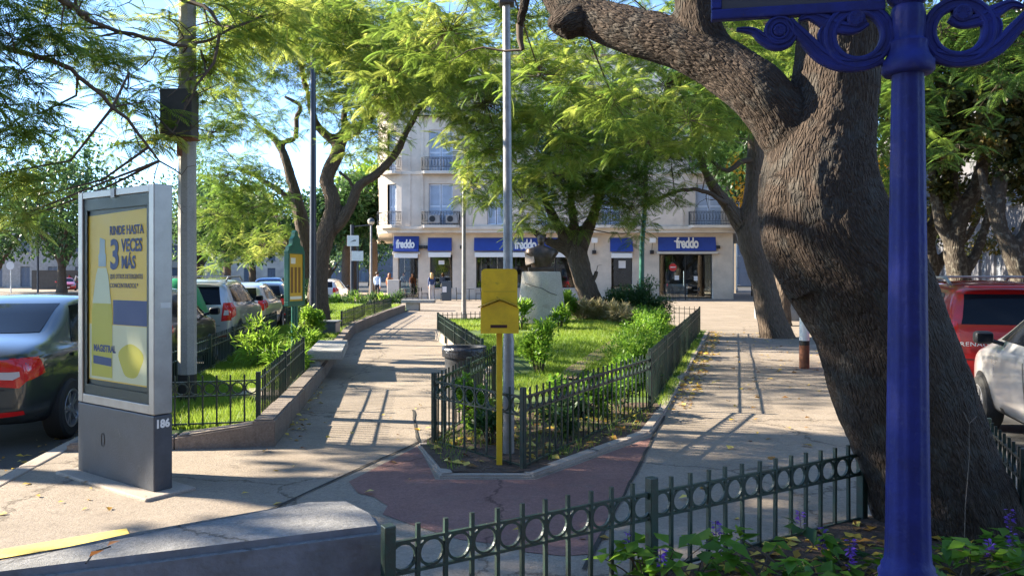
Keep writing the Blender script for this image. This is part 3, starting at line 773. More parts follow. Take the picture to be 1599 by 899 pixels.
for fi, (z0, z1) in enumerate(FZ):
    ops = [(a, b, z0+.12, z0+2.85) for a, b in UO]
    wall_open(XL+RC, XR-1.2, z0, z1, YO, YO+.3, ops, M['upper'], 'upper_wall', bld)
    pl = [(x, y+YO) for x, y in rounded(0, XL, XR, RC, 18)]
    n = 10
    mb = MB()
    for i in range(n):                                     # rounded corner, an opening left for its door
        if fi < 3 and i in (6,7): 
            seg = [(z0, z0+.12),(z0+2.85, z1)]
        else: seg = [(z0, z1)]
        for a, b in seg:
            (ax, ay), (bx_, by) = pl[i], pl[i+1]
            mb._add([(ax,ay,a),(bx_,by,a),(bx_,by,b),(ax,ay,b)], [(0,1,2,3)])
    mb.build('corner_wall', M['upper'], bld, smooth=True); mb = MB()
    for i in range(n+1, len(pl)-1):
        (ax, ay), (bx_, by) = pl[i], pl[i+1]
        mb._add([(ax,ay,z0),(bx_,by,z0),(bx_,by,z1),(ax,ay,z1)], [(0,1,2,3)])
    mb.build('corner_wall', M['upper'], bld, smooth=True)
    doors = [((a,YO+.16),(b,YO+.16)) for a, b in UO] + [((pl[6][0]+.12,pl[6][1]+.16),(pl[8][0]+.06,pl[8][1]+.16))]
    for k, (p, q) in enumerate(doors):
        w = thing('balcony_door', None, None); w.parent = bld
        p = Vector((*p,0)); q = Vector((*q,0)); t = (q-p).normalized(); L = (q-p).length
        M4 = Matrix.Translation(p) @ Matrix.Rotation(math.atan2(t.y,t.x),4,'Z')
        sh = MB()
        for lf in range(2):
            a0, a1 = lf*L/2+.02, (lf+1)*L/2-.02
            sh.box((a0,0,z0+.13),(a0+.07,.05,z0+2.84)).box((a1-.07,0,z0+.13),(a1,.05,z0+2.84)).box((a0+.07,0,z0+.13),(a1-.07,.05,z0+.24)).box((a0+.07,0,z0+2.74),(a1-.07,.05,z0+2.84)).box((a0+.07,0,z0+1.3),(a1-.07,.05,z0+1.4))
        sh.xf(M4).build('shutter_frame', M['shutter'], w)
        for lf in range(2):
            sl = MB()
            a0, a1 = lf*L/2+.09, (lf+1)*L/2-.09
            z = z0+.26
            while z < z0+2.72:
                sl._add([(a0,.005,z),(a1,.005,z),(a1,.04,z+.06),(a0,.04,z+.06)], [(0,1,2,3)]); z += .075
            tag(sl.xf(M4).build('louvres', M['shutter'], w), kind='stuff')
        # balcony slab and railing
        if k in (0,4,5) or (k == 3 and fi == 0):
            out = .55 if k != 5 else .75
            w2 = .45
            bal = thing('balcony', None, None); bal.parent = bld
            pts = [(-w2,0),(-w2,-out*.8),(-w2+.2,-out),(L+w2-.2,-out),(L+w2,-out*.8),(L+w2,0)]
            off = Matrix.Translation((0,-.16,0))
            MB().prism([(x,y) for x,y in pts], z0-.12, z0+.06).xf(M4@off).build('balcony_slab', M['trim'], bal)
            rl = MB()
            P = [Vector((x*.97 if x < 0 else x, y*.94, 0)) for x, y in pts]
            for z in (.14,.34,.86,.95):
                rl.tube([q_+Vector((0,0,z0+z)) for q_ in P], .014 if z < .9 else .024, 5)
            rl.xf(M4@off).build('rail', M['iron'], bal)
            br = MB()
            for i in range(5):
                n2 = max(1, round((P[i+1]-P[i]).length/.105))
                for j in range(n2):
                    c = P[i].lerp(P[i+1], j/n2)
                    br.tube([c+Vector((0,0,z0+.06)), c+Vector((0,0,z0+.95))], .011, 4)
                    if j % 2 == 0: br.tube([c+Vector((.03,0,z0+.4)), c+Vector((.05,0,z0+.6)), c+Vector((.03,0,z0+.8))], .016, 4)
            tag(br.xf(M4@off).build('balusters', M['iron'], bal), kind='stuff')
    # moulding round each bay
    for px in (642, 662, 722, 736, 1000, 1062):
        MB().bbox((bx(px)-.09,YO-.05,z0+.02),(bx(px)+.09,YO+.02,z1-.02), .01).build('pilaster', M['upper'], bld)
    if fi < 2: band('string_course', z1-.12, z1+.1, .07)
band('roof_cornice', 16.2, 16.7, .45)
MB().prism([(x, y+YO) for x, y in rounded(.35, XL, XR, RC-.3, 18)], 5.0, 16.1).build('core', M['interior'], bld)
for px, z in ((681,5.05),(708,5.05)):
    a = thing('air_conditioner', 'white air conditioner unit on the first floor balcony, %s' % ('left one' if px < 700 else 'right one behind the lamp pole'), 'air conditioner', (bx(px),52+YO-.42,z), 0, 'air conditioners')
    MB().bbox((-.4,-.14,0),(.4,.14,.55), .02).build('casing', M['grey'], a)
    MB().lathe([(.20,0),(.20,.02)], 16, (-.1,-.165,.28), ax='y').build('fan_grille', M['black'], a)
# ------------------------------------------------------------------ advertising panel
ad = thing('advertising_panel', 'freestanding illuminated poster case with yellow detergent poster on charcoal base', 'advertising panel', (-3.53,6.25,0), math.atan2(-.577,.817))
AW, AT, AH, AB = 1.126, .145, 2.27, .58
MB().bbox((-.10,-.13,-.02),(AW+.12,AT+.12,.022), .01).build('footing', M['kerb'], ad)
MB().bbox((0,0,.02),(AW,AT,AB-.006), .008).build('base', M['charcoal'], ad)
fr = MB(); f0 = .07
fr.bbox((0,0,AB),(f0,AT,AH), .006); fr.bbox((AW-f0,0,AB),(AW,AT,AH), .006); fr.bbox((f0+.001,.003,AB),(AW-f0-.001,AT-.003,AB+.07), .004); fr.bbox((f0+.001,.003,AH-.055),(AW-f0-.001,AT-.003,AH-.001), .004)
fr.build('frame', M['silver'], ad)
MB().box((f0,.03,AB+.07),(AW-f0,AT-.03,AH-.055)).build('backing', M['black'], ad)
MB().box((f0+.001,.006,AB+.072),(AW-f0-.001,.012,AH-.057)).build('glass', M['posterglass'], ad)
bd = MB()
bd.box((f0+.002,.0135,AB+.073),(f0+.05,.022,AH-.058)); bd.box((AW-f0-.05,.0135,AB+.073),(AW-f0-.002,.022,AH-.058)); bd.box((f0+.05,.0135,AB+.073),(AW-f0-.05,.022,AB+.15)); bd.box((f0+.05,.0135,AH-.15),(AW-f0-.05,.022,AH-.058))
bd.build('glass_border', M['black'], ad)
pm = lambda n, c, r=.6: mat(n, c, r)
P_Y = mat('poster_yellow', (.60,.36,.012), .5, var=.12, vscale=1.5); P_B = pm('poster_blue', (.010,.024,.13)); P_C = pm('poster_cream_reflection', (.50,.47,.32)); P_G = pm('poster_grey', (.30,.36,.40)); P_L = pm('poster_lime', (.42,.36,.03)); P_W = pm('poster_white', (.50,.50,.36))
def flat(name, pts, m, y):
    n = len(pts); me = mesh_of(name, [(x, y, z) for x, z in pts], [tuple(range(n))], m)
    return add(name, me, ad)
flat('poster', [(.125,.77),(1.005,.77),(1.005,2.10),(.115,2.075)], P_Y, .0275)
flat('poster_print', [(.135,.78),(1.0,.78),(1.0,1.215),(.135,1.215)], P_C, .0268)  # cream lower print, paled to stand in for the reflection on the glass
flat('poster_print', [(.50,1.22),(1.003,1.22),(1.003,1.41),(.50,1.41)], P_B, .0268)
flat('poster_print', [(.76+.17*math.cos(a)*(1+.15*math.sin(3*a)), .95+.13*math.sin(a)) for a in np.linspace(0,2*math.pi,28,endpoint=False)], P_L, .0262)
flat('bottle_print', [(.17,.80),(.49,.80),(.49,1.30),(.43,1.60),(.40,1.66),(.27,1.66),(.24,1.60),(.17,1.30)], P_L, .0256)
flat('bottle_print', [(.185,1.38),(.475,1.38),(.43,1.60),(.40,1.66),(.27,1.66),(.24,1.60)], P_W, .0250)
flat('bottle_print', [(.28,1.67),(.395,1.67),(.395,1.76),(.38,1.78),(.38,1.88),(.30,1.90),(.295,1.78),(.28,1.76)], P_G, .0250)
Tm = lambda x, z, y=.0245: face_mtx((x, y, z), (1,0,0), (0,0,1))
text_obj('lettering', 'RINDE HASTA', .098, P_B, ad, Tm(.45,1.915), .002, .0005, sx=.80)
text_obj('lettering', '3', .32, P_B, ad, Tm(.45,1.655), .008, .0005, sx=.95)
text_obj('lettering', 'VECES', .135, P_B, ad, Tm(.625,1.785), .0035, .0005, sx=.80)
text_obj('lettering', 'M\u00c1S', .135, P_B, ad, Tm(.625,1.655), .0035, .0005, sx=.80)
text_obj('lettering', 'QUE OTROS DETERGENTES', .052, P_B, ad, Tm(.455,1.575), .0, .0005, sx=.74)
text_obj('lettering', 'CONCENTRADOS.*', .052, P_B, ad, Tm(.455,1.505), .0, .0005, sx=.90)
text_obj('lettering', 'MAGISTRAL', .075, P_B, ad, Tm(.205,1.0), .003, .0005, sx=.85)
flat('poster_print', [(.20,.90),(.48,.89),(.48,.955),(.20,.965)], P_B, .0245)
text_obj('lettering', '186', .082, M['whitepaint'], ad, face_mtx((AW+.0015,.012,AB-.095),(0,1,0),(0,0,1)), .004, .0006, sx=.9)
stk = mat('sticker', (.55,.55,.52), .6)
MB().box((AW,.05,1.36),(AW+.0015,.13,1.40)).build('sticker', stk, ad)
gl = MB()
for s in (-1, 1):
    a0 = [(.40+.02*math.cos(t)*1.2*s, -.0015, .315+.055*math.sin(t)) for t in np.linspace(-1.2,1.2,9)]
    gl.tube(a0, .0025, 4)
gl.build('scratched_emblem', M['black'], ad)
hk = MB().bbox((.52,-.006,AH-.07),(.58,.0,AH+.004), .002); hk.build('latch', M['galv'], ad)

# ------------------------------------------------------------------ poles
cp = thing('concrete_pole', 'thick grey concrete pole with a metal box, behind the poster case', 'pole', (-3.76,8.9,.12))
def octo(r0, r1, z0, z1, name, m, par, n=8):
    MB().lathe([(r0,z0),(r1,z1)], n).build(name, m, par, rot=(0,0,math.pi/8), auto=30)
octo(.105,.103,-.2,.34,'pole_base',M['polebase'],cp); octo(.103,.085,.34,8.5,'shaft',M['concpole'],cp)
jb = thing('junction_box', 'dark weathered metal box strapped to the concrete pole', 'electrical box', (-3.76,8.69,3.15))
MB().bbox((-.18,-.10,0),(.18,.10,.54), .008).build('casing', M['boxpaint'], jb)
MB().bbox((-.19,-.11,-.018),(.19,.11,.0), .004).build('rusty_rim', M['rust'], jb)
MB().bbox((-.165,-.106,.02),(.165,-.101,.52), .002).build('door', M['boxpaint'], jb)
MB().tube([(.0,.0,-.2),(.0,.0,0)], .03, 6).build('conduit', M['rust'], jb)
MB().box((-.17,.085,.1),(.17,.102,.14)).build('strap', M['galv'], jb)

lp = thing('lamp_pole', 'slender grey metal pole standing behind the yellow letter box', 'pole', (-.03,6.78,.03))
MB().tube([(0,0,-.1),(0,0,1.0),(.0,0,1.02),(-.02,0,4.0)], [.052,.05,.045,.034], 14).build('shaft', M['galv'], lp, auto=40)
MB().bbox((-.085,-.07,3.95),(.05,.07,4.12), .01).build('pole_head', M['boxpaint'], lp)
MB().tube([(-.06,0,3.98),(-.3,0.02,4.35)], .014, 6).tube([(.03,0,3.98),(.25,.02,4.35)], .014, 6).build('stay', M['boxpaint'], lp)

wp = thing('street_pole', 'white painted pole with rust brown foot on the right footpath', 'pole', (5.04,13.25,0))
MB().tube([(0,0,-.02),(0,0,.40)], .085, 14).build('pole_foot', M['rust'], wp, auto=40)
MB().tube([(0,0,.40),(0,0,.48)], .0845, 14).build('pole_band', M['polebase'], wp, auto=40)
MB().tube([(0,0,.48),(.05,0,6.8)], [.083,.06], 14).build('shaft', M['whitepaint'], wp, auto=40)

bp = thing('street_pole', 'tall dark blue pole beside the yellow and green sign', 'pole', (-4.66,18,.1))
MB().tube([(0,0,0),(0,0,7.2)], [.085,.06], 14).build('shaft', M['darkblue'], bp, auto=40)
MB().tube([(0,0,0),(0,0,.5)], .11, 14).build('pole_foot', M['darkblue'], bp, auto=40)

gp = thing('street_pole', 'slightly bent dark green pole rising out of the bush', 'pole', (3.42,20.4,.2))
MB().tube([(0,0,0),(.02,0,1.2),(.03,0,2.2),(.12,0,3.4),(.14,0,4.6)], [.075,.07,.065,.06,.05], 12).build('shaft', M['greenpaint'], gp, auto=40)
MB().tube([(0,0,0),(0,0,.35)], .1, 12).build('pole_foot', M['greenpaint'], gp, auto=40)

def globe_lamp(name, label, x, y, h):
    t = thing(name, label, 'street lamp', (x,y,0), 0, 'globe lamps')
    MB().tube([(0,0,0),(0,0,h-.2)], [.075,.055], 14).build('shaft', M['galv'], t, auto=40)
    MB().tube([(0,0,0),(0,0,.4)], .1, 14).build('pole_foot', M['galv'], t, auto=40)
    prof = [(.205*math.cos(a), h+.205*math.sin(a)) for a in np.linspace(-1.35,0,9)]
    MB().lathe(prof, 20).build('globe', M['lampglobe'], t, auto=50)
    prof = [(.215*math.cos(a), h+.215*math.sin(a)) for a in np.linspace(0,1.5,8)]
    MB().lathe([(.218,h-.02)]+prof, 20).build('hood', mat('lamp_hood', (.09,.09,.095), .45), t, auto=50)
globe_lamp('globe_lamp', 'globe street lamp on a grey pole in front of the shop', -1.5, 24, 4.75)
globe_lamp('globe_lamp', 'farther globe street lamp beside the avenue crossing', -8.25, 45, 4.75)

sp = thing('sign_post', 'grey twin post with white traffic plates near the crossing', 'sign post', (-8.1,39.5,0))
MB().tube([(-.12,0,0),(-.12,0,4.2)], .09, 12).tube([(.18,0,0),(.18,0,3.6)], .05, 10).tube([(-.12,0,4.1),(.9,0,4.2)], .03, 6).build('shaft', M['darkblue'], sp, auto=40)
for zz, hh, cx in ((3.1,.55,-.05),(2.35,.5,.18)):
    MB().bbox((cx-.3,-.12,zz),(cx+.3,-.1,zz+hh), .005).build('plate', M['whitepaint'], sp)
arrow = MB()._add([(-.2,-.125,3.3),(.0,-.125,3.42),(.1,-.125,3.42),(.1,-.125,3.36),(.0,-.125,3.36)], [(0,1,2,3,4)]); arrow.build('arrow', M['black'], sp)

# yellow and green notice board
nb = thing('notice_board', 'green framed yellow notice board with crest top, on a post in the lawn', 'sign', (-4.13,14.6,.12), R(74)); nb.scale = (.80,.80,.92)
MB().tube([(-.06,0,-.1),(-.06,0,1.05)], .045, 12).tube([(.06,0,-.1),(.06,0,1.05)], .045, 12).build('post', M['greenpaint'], nb, auto=40)
b = MB(); b.bbox((-.36,-.06,.98),(.36,.06,1.08), .01); b.bbox((-.36,-.06,1.08),(-.29,.06,2.05), .01); b.bbox((.29,-.06,1.08),(.36,.06,2.05), .01); b.bbox((-.36,-.06,2.05),(.36,.06,2.12), .01)
b.build('frame', M['greenpaint'], nb)
cr = [(-.34,2.12),(.34,2.12),(.30,2.2),(.18,2.24),(.16,2.36),(.08,2.42),(.06,2.5),(0,2.54),(-.06,2.5),(-.08,2.42),(-.16,2.36),(-.18,2.24),(-.30,2.2)]
mb = MB().prism(cr, -.05, .05); mb.xf(Matrix(((1,0,0,0),(0,0,1,0),(0,1,0,0),(0,0,0,1)))); mb.build('crest', M['greenpaint'], nb)
MB().box((-.29,-.035,1.08),(.29,.035,2.05)).build('panel', mat('board_yellow', (.62,.36,.03), .5, var=.1, vscale=3), nb)
tx = mat('board_print', (.20,.09,.02), .6); wq = mat('board_white', (.75,.72,.62), .5)
for sy in (-1, 1):
    for i in range(3):
        MB().box((-.22+i*.16,.036*sy-.001,1.25),(-.12+i*.16,.036*sy+.001,1.78)).build('printed_column', tx, nb)
    MB().box((-.22,.036*sy-.001,1.85),(-.02,.036*sy+.001,1.97)).build('printed_title', wq, nb)
    MB().box((-.25,.036*sy-.001,1.12),(.25,.036*sy+.001,1.18)).build('printed_strip', wq, nb)

# ------------------------------------------------------------------ letter box
lb = thing('letter_box', 'yellow metal letter box on a thin yellow post behind the railing', 'letter box', (-.105,6.38,.02), R(2))
MB().bbox((-.024,-.024,-.1),(.024,.024,1.14), .004).build('post', M['yellow'], lb)
pl = []
for cx, cz, a0 in ((.115,1.60,0),(-.115,1.60,90)):
    for i in range(5): pl.append((cx+.035*math.cos(R(a0+i*22.5)), cz+.035*math.sin(R(a0+i*22.5))))
pl += [(-.15,1.10),(.15,1.10)]
mb = MB().prism(pl, -.004, .012); mb.xf(Matrix(((1,0,0,0),(0,0,1,0),(0,1,0,0),(0,0,0,1)))); mb.xf(Matrix.Translation((0,0,0))).build('back_plate', M['yellow'], lb)
bod = [(-.155,1.11),(.155,1.11),(.155,1.315),(0,1.375),(-.155,1.315)]
mb = MB().prism(bod, .016, .145); mb.xf(Matrix(((1,0,0,0),(0,0,-1,0),(0,1,0,0),(0,0,0,1)))); mb.build('box', M['yellow'], lb)
rf = MB()
for s in (-1, 1):
    a = Vector((0,0,1.388)); bq = Vector((.175*s,0,1.318))
    n = Vector((.07*s,0,.175)).normalized()*.004
    rf._add([a+Vector((0,-.165,0)), bq+Vector((0,-.165,0)), bq+Vector((0,-.014,0)), a+Vector((0,-.014,0)), a+n+Vector((0,-.165,0)), bq+n+Vector((0,-.165,0)), bq+n+Vector((0,-.014,0)), a+n+Vector((0,-.014,0))],
            [(0,3,2,1),(4,5,6,7),(0,1,5,4),(1,2,6,5),(2,3,7,6),(3,0,4,7)])
rf.build('roof', mat('box_roof', (.55,.30,.02), .6, var=.4, vscale=20), lb)
MB().bbox((-.075,-.1475,1.155),(.06,-.1445,1.180), .001).build('slot', mat('slot_dark', (.06,.02,.015), .8), lb)
worn = mat('worn_letters', (.42,.28,.03), .7)
MB().box((-.13,-.0055,1.445),(.135,-.0045,1.449)).build('worn_line', worn, lb)

# ------------------------------------------------------------------ bins, bench, monument
rb = thing('litter_bin', 'round black litter bin beside the railing behind the letter box', 'bin', (-.58,9.35,0))
prof = [(.20,.0),(.235,.5),(.24,.64),(.262,.645),(.268,.72),(.255,.735),(.235,.73),(.225,.64),(.19,.06)]
MB().lathe(prof, 28).build('drum', mat('bin_black', (.035,.037,.042), .42, var=.3, vscale=8), rb, auto=40)
lin = MB().lathe([(.232,.72),(.27,.742),(.275,.70),(.27,.62)], 28, caps=False); lin.build('bag_liner', mat('bin_bag', (.03,.03,.034), .25, bump=.8, bscale=18), rb, smooth=True)
sb = thing('litter_box', 'square grey metal litter box on the lawn edge behind the bench', 'bin', (-4.42,18.2,.0))
MB().bbox((-.27,-.25,.0),(.30,.25,.50), .015).build('body', mat('box_steel', (.11,.13,.17), .35, .4, var=.3, vscale=5), sb)
MB().bbox((-.30,-.27,.50),(.33,.27,.535), .008).build('rim', M['galv'], sb)
bn = thing('concrete_bench', 'pale concrete slab bench built over the left kerb', 'bench')
def quadprism(name, c, z0, z1, m, par, bev=.015):
    bm = bmesh.new(); vb = [bm.verts.new((x,y,z0)) for x,y in c]; vt = [bm.verts.new((x,y,z1)) for x,y in c]
    bm.faces.new(vt); bm.faces.new(vb[::-1])
    for i in range(4): bm.faces.new((vb[i], vb[(i+1)%4], vt[(i+1)%4], vt[i]))
    bmesh.ops.recalc_face_normals(bm, faces=bm.faces); bmesh.ops.bevel(bm, geom=bm.edges[:], offset=bev, segments=2, affect='EDGES')
    me = bpy.data.meshes.new(name); bm.to_mesh(me); bm.free(); me.materials.append(m); return add(name, me, par)
quadprism('slab', [(-3.12,11.72),(-2.58,11.72),(-2.92,13.7),(-3.46,13.7)], .31, .45, M['benchc'], bn)
quadprism('support', [(-3.10,11.76),(-2.93,11.76),(-3.20,13.6),(-3.38,13.6)], .0, .309, M['benchc'], bn)
bn2 = thing('concrete_bench', 'far concrete bench at the end of the kerb near the cafe tables', 'bench')
quadprism('slab', [(-5.0,34.6),(-3.5,34.6),(-3.5,35.3),(-5.0,35.3)], .36, .5, M['benchc'], bn2)
quadprism('support', [(-4.8,34.7),(-4.2,34.7),(-4.2,35.2),(-4.8,35.2)], .0, .359, M['benchc'], bn2)
st = thing('stone_slab', 'flat stone cover lying in the left lawn', 'stone slab', (-2.95,9.3,.13), R(8))
quadprism('cover', [(-.38,-.3),(.36,-.34),(.42,.3),(-.3,.34)], .0, .07, M['kerb'], st)

mo = thing('monument', 'tapered grey concrete pedestal on the lawn', 'monument', (.70,18.5,.22))
prof = [(.62,-.1),(.60,.1),(.575,.4),(.54,.8),(.50,1.15),(.465,1.44),(.45,1.47),(.40,1.475)]
mb = MB().lathe(prof, 40); 
for v in mb.v:
    k = 1+.02*math.sin(5*math.atan2(v.y,v.x)+v.z*2); v.x *= k; v.y *= k*.85
mb.build('pedestal', M['monument'], mo, auto=40)
ck = MB().tube([(-.40,-.345,1.2),(-.2,-.455,1.13),(.0,-.475,1.08),(.2,-.445,.97),(.36,-.355,.92)], .006, 4); ck.build('seam', M['joint'], mo)
bu = thing('bronze_bust', 'dark bronze bust on top of the concrete pedestal', 'statue', (.70,18.5,1.697)); bu.scale = (.84,.84,.92)
MB().bbox((-.37,-.26,0),(.37,.26,.10), .02).build('plinth', M['bronze'], bu)
def loft(rings, n=24, p=2.6):
    mb = MB()
    for (z, cx, cy, rx, ry) in rings:
        for k in range(n):
            a = 2*math.pi*k/n; c, s_ = math.cos(a), math.sin(a)
            mb.v.append(Vector((cx+rx*math.copysign(abs(c)**(2/p), c), cy+ry*math.copysign(abs(s_)**(2/p), s_), z)))
    for i in range(len(rings)-1):
        for k in range(n):
            mb.f.append((i*n+k, i*n+(k+1)%n, (i+1)*n+(k+1)%n, (i+1)*n+k)); mb.mi.append(0)
    mb.f.append(tuple(reversed(range(n)))); mb.mi.append(0); e = (len(rings)-1)*n; mb.f.append(tuple(e+k for k in range(n))); mb.mi.append(0)
    return mb
body = loft([(.10,0,0,.27,.2),(.2,0,0,.30,.22),(.34,0,0,.42,.26),(.48,0,-.01,.50,.24),(.58,0,0,.42,.2),(.64,0,.0,.2,.14),(.68,0,0,.10,.11),(.73,0,-.01,.09,.10)], 28)
for v in body.v: v += Vector((0,0,0)) + Vector((.03*math.sin(9*v.z+4*v.x), .03*math.sin(11*v.x+3*v.z), 0))*(.3 < v.z < .62)
body.build('shoulders', M['bronze'], bu, auto=35)
head = loft([(.70,0,-.02,.07,.09),(.735,0,-.03,.092,.115),(.78,0,-.03,.10,.125),(.84,0,-.02,.108,.13),(.90,0,-.015,.105,.125),(.94,0,-.01,.085,.10),(.965,0,0,.04,.05)], 24, 2.1)
head.bbox((-.016,-.185,.79),(.016,-.12,.845), .007)
for s in (-1,1): head.bbox((.098*s-.014,-.02,.79),(.098*s+.014,.03,.85), .006); head.bbox((.042*s-.03,-.155,.845),(.042*s+.03,-.12,.862), .006)
head.bbox((-.04,-.152,.752),(.04,-.12,.768), .005)
head.build('head', M['bronze'], bu, auto=45)
bk = MB(); bk.bbox((-.14,-.02,-.2),(.14,.02,.2), .01); bk.build('folded_arm', mat('pale_bronze', (.20,.16,.13), .5, .3, var=.3, vscale=6), bu, (-.33,-.19,.36), (R(-22), R(-16), R(-24)))

gc = thing('recycling_container', 'green domed recycling container between the parked cars', 'container', (-6.95,16.0,-.12))
prof = [(.5,.1),(.56,.2),(.58,.75),(.60,.8),(.60,.95),(.52,1.15),(.40,1.45),(.25,1.6),(.1,1.66)]
MB().lathe(prof, 24).build('dome', M['glassgreen'], gc, auto=35)
MB().bbox((-.3,-.3,0),(.3,.3,.12), .02).build('foot', M['black'], gc)
MB().lathe([(.13,0),(.13,.05)], 14, (.1,-.56,1.05), ax='y').build('opening', M['black'], gc)

for i, (x, y, lab) in enumerate(((9.9,27.2,'grey rounded stone bollard by the far kerb, nearer of the two'),(9.35,28.6,'grey rounded stone bollard by the far kerb, farther of the two'))):
    t = thing('stone_bollard', lab, 'bollard', (x,y,0), .3*i, 'stone bollards')
    mb = loft([(0,0,0,.32,.24),(.15,0,0,.34,.26),(.45,-.04,0,.29,.23),(.7,-.12,0,.20,.18),(.86,-.17,0,.14,.13),(.95,-.2,0,.06,.06)], 20, 2.2)
    mb.build('stone', mat('bollard_stone', (.20,.21,.22), .7, var=.3, vscale=6), t, auto=50)
    MB().tube([(-.12,-.1,.72),(.02,-.19,.50),(.12,-.2,.3)], .022, 6).build('moulding', M['grey'], t)

# ------------------------------------------------------------------ blue lamp post with scroll brackets
bl = thing('ornate_lamp_post', 'cobalt blue cast iron post with scroll brackets beside the big trunk', 'lamp post', (1.545,3.0,.03), math.atan2(-.18,.98))
col = MB(); n = 48
prof = [(0.1470,-.05),(0.1470,.12),(0.1297,.16),(0.1167,.36),(0.1038,.385),(0.1081,.41),(0.0968,.425),(0.0968,.44),(0.0865,.455),(0.0822,.48),(0.0787,.6),(0.0718,1.2),(0.0649,1.75),(0.0571,2.30),(0.0571,2.352),(0.0848,2.353),(0.0951,2.365),(0.0951,2.40),(0.0848,2.412),(0.0761,2.43),(0.0692,2.455),(0.0727,2.475),(0.0571,2.49),(0.0605,2.53),(0.0632,2.58),(0.0571,2.615),(0.0502,2.62),(0.0649,2.635),(0.0761,2.65),(0.0761,2.672),(0.0605,2.68),(0.0519,2.72),(0.0432,3.3)]
for i, (r, z) in enumerate(prof):
    fl = .0035 if .47 < z < 2.33 else (.004 if 2.44 < z < 2.48 or 2.5 < z < 2.6 else 0)
    for k in range(n):
        a = 2*math.pi*k/n; rr = r + fl*(-1 if k % 4 == 0 else (.35 if k % 4 == 2 else 0)); col.v.append(Vector((rr*math.cos(a), rr*math.sin(a), z)))
for i in range(len(prof)-1):
    for k in range(n): col.f.append((i*n+k, i*n+(k+1)%n, (i+1)*n+(k+1)%n, (i+1)*n+k)); col.mi.append(0)
e = (len(prof)-1)*n; col.f.append(tuple(e+k for k in range(n))); col.mi.append(0)
col.build('column', M['blue'], bl, auto=50)
def ribbon(mb, pts, hw, t=.019, closed=False):
    """raised flat band: pts in (s, z) metres, half widths, depth +-t"""
    P = [Vector((p[0],0,p[1])) for p in pts]; N_ = len(P)
    if not isinstance(hw, (list, tuple)): hw = [hw]*N_
    sec = [(-1,-.7),(-1,.7),(-.72,1),(-.38,1),(-.28,.72),(.28,.72),(.38,1),(.72,1),(1,.7),(1,-.7),(.72,-1),(.38,-1),(.28,-.72),(-.28,-.72),(-.38,-1),(-.72,-1)]
    K = len(sec); b = len(mb.v)
    for i in range(N_):
        tn = (P[(i+1)%N_]-P[i-1]) if closed else (P[min(i+1,N_-1)]-P[max(i-1,0)])
        tn.normalize(); nn = Vector((tn.z,0,-tn.x))
        for u, v in sec: mb.v.append(P[i]+nn*u*hw[i]+Vector((0,v*t,0)))
    for i in range(N_ if closed else N_-1):
        j = (i+1) % N_
        for q in range(K): mb.f.append((b+i*K+q, b+i*K+(q+1)%K, b+j*K+(q+1)%K, b+j*K+q)); mb.mi.append(0)
    if not closed:
        mb.f.append(tuple(b+q for q in range(K))); mb.f.append(tuple(b+(N_-1)*K+q for q in reversed(range(K)))); mb.mi += [0,0]
def smooth_pts(p, m=6):
    p = [Vector((*q,0)) for q in p]; out = []
    for i in range(len(p)-1):
        a, b, c, d = p[max(i-1,0)], p[i], p[i+1], p[min(i+2,len(p)-1)]
        for k in range(m):
            t = k/m; out.append(.5*((2*b)+(c-a)*t+(2*a-5*b+4*c-d)*t*t+(3*b-a-3*c+d)*t**3))
    out.append(p[-1]); return [(q.x,q.y) for q in out]
SZ = lambda px, py: ((px-1418)*.0025, 1.57+(430-py)*.0025)
def taper(n, a, m_, b): return [float(np.interp(i/(n-1), [0,.5,1], [a,m_,b])) for i in range(n)]
for side in (1, -1):
    br = thing('scroll_bracket', None, None); br.parent = bl
    mb = MB()
    ring = [SZ(1345+43*math.cos(a), 53+43*math.sin(a)) for a in np.linspace(0, 2*math.pi, 40, endpoint=False)]
    ribbon(mb, ring, .026, closed=True)
    p = smooth_pts([SZ(*q) for q in ((1380,88),(1352,97),(1318,95),(1290,80),(1266,54),(1248,34),(1240,22))]); ribbon(mb, p, taper(len(p), .026,.030,.018), .017)
    p = smooth_pts([SZ(*q) for q in ((1358,33),(1340,41),(1312,36),(1290,24),(1272,17),(1256,22))]); ribbon(mb, p, taper(len(p), .014,.030,.006), .016)
    p = smooth_pts([SZ(*q) for q in ((1293,75),(1289,48),(1302,26))]); ribbon(mb, p, taper(len(p), .006,.012,.014), .015)
    p = smooth_pts([SZ(*q) for q in ((1250,42),(1240,57),(1222,60),(1202,50),(1185,36),(1160,32))]); ribbon(mb, p, taper(len(p), .014,.026,.006), .016)
    ring = [SZ(1226+17*math.cos(a), 38+17*math.sin(a)) for a in np.linspace(0, 2*math.pi, 28, endpoint=False)]
    ribbon(mb, ring, .017, .018, closed=True)
    if side < 0:
        mb.v = [Vector((-v.x, v.y, v.z)) for v in mb.v]
    mb.build('scroll', M['blue'], br, auto=35)
    for px, py, r in ((1341,26,14),(1226,38,10)):
        s_, z_ = SZ(px, py); d = MB()
        d.lathe([(r*.0025,-.016),(r*.0025,.016),(r*.0018,.022),(.004,.019)], 20, (s_*side,0,z_), ax='y'); d.lathe([(r*.0025,.016),(r*.0025,-.016),(r*.0018,-.022),(.004,-.019)], 20, (s_*side,0,z_), ax='y')
        for k in range(8):
            a = k*math.pi/4; q0 = Vector((s_*side+.4*r*.0025*math.cos(a), -.021, z_+.4*r*.0025*math.sin(a))); q1 = Vector((s_*side+.9*r*.0025*math.cos(a), -.018, z_+.9*r*.0025*math.sin(a)))
            d.tube([q0,q1], .0028, 4)
        d.build('rosette', M['blue'], br, auto=35)
ns = thing('street_name_sign', 'blue framed sign plate held above the left scroll bracket, cut by the picture edge', 'sign', (1.545,3.0,.03), math.atan2(-.18,.98))
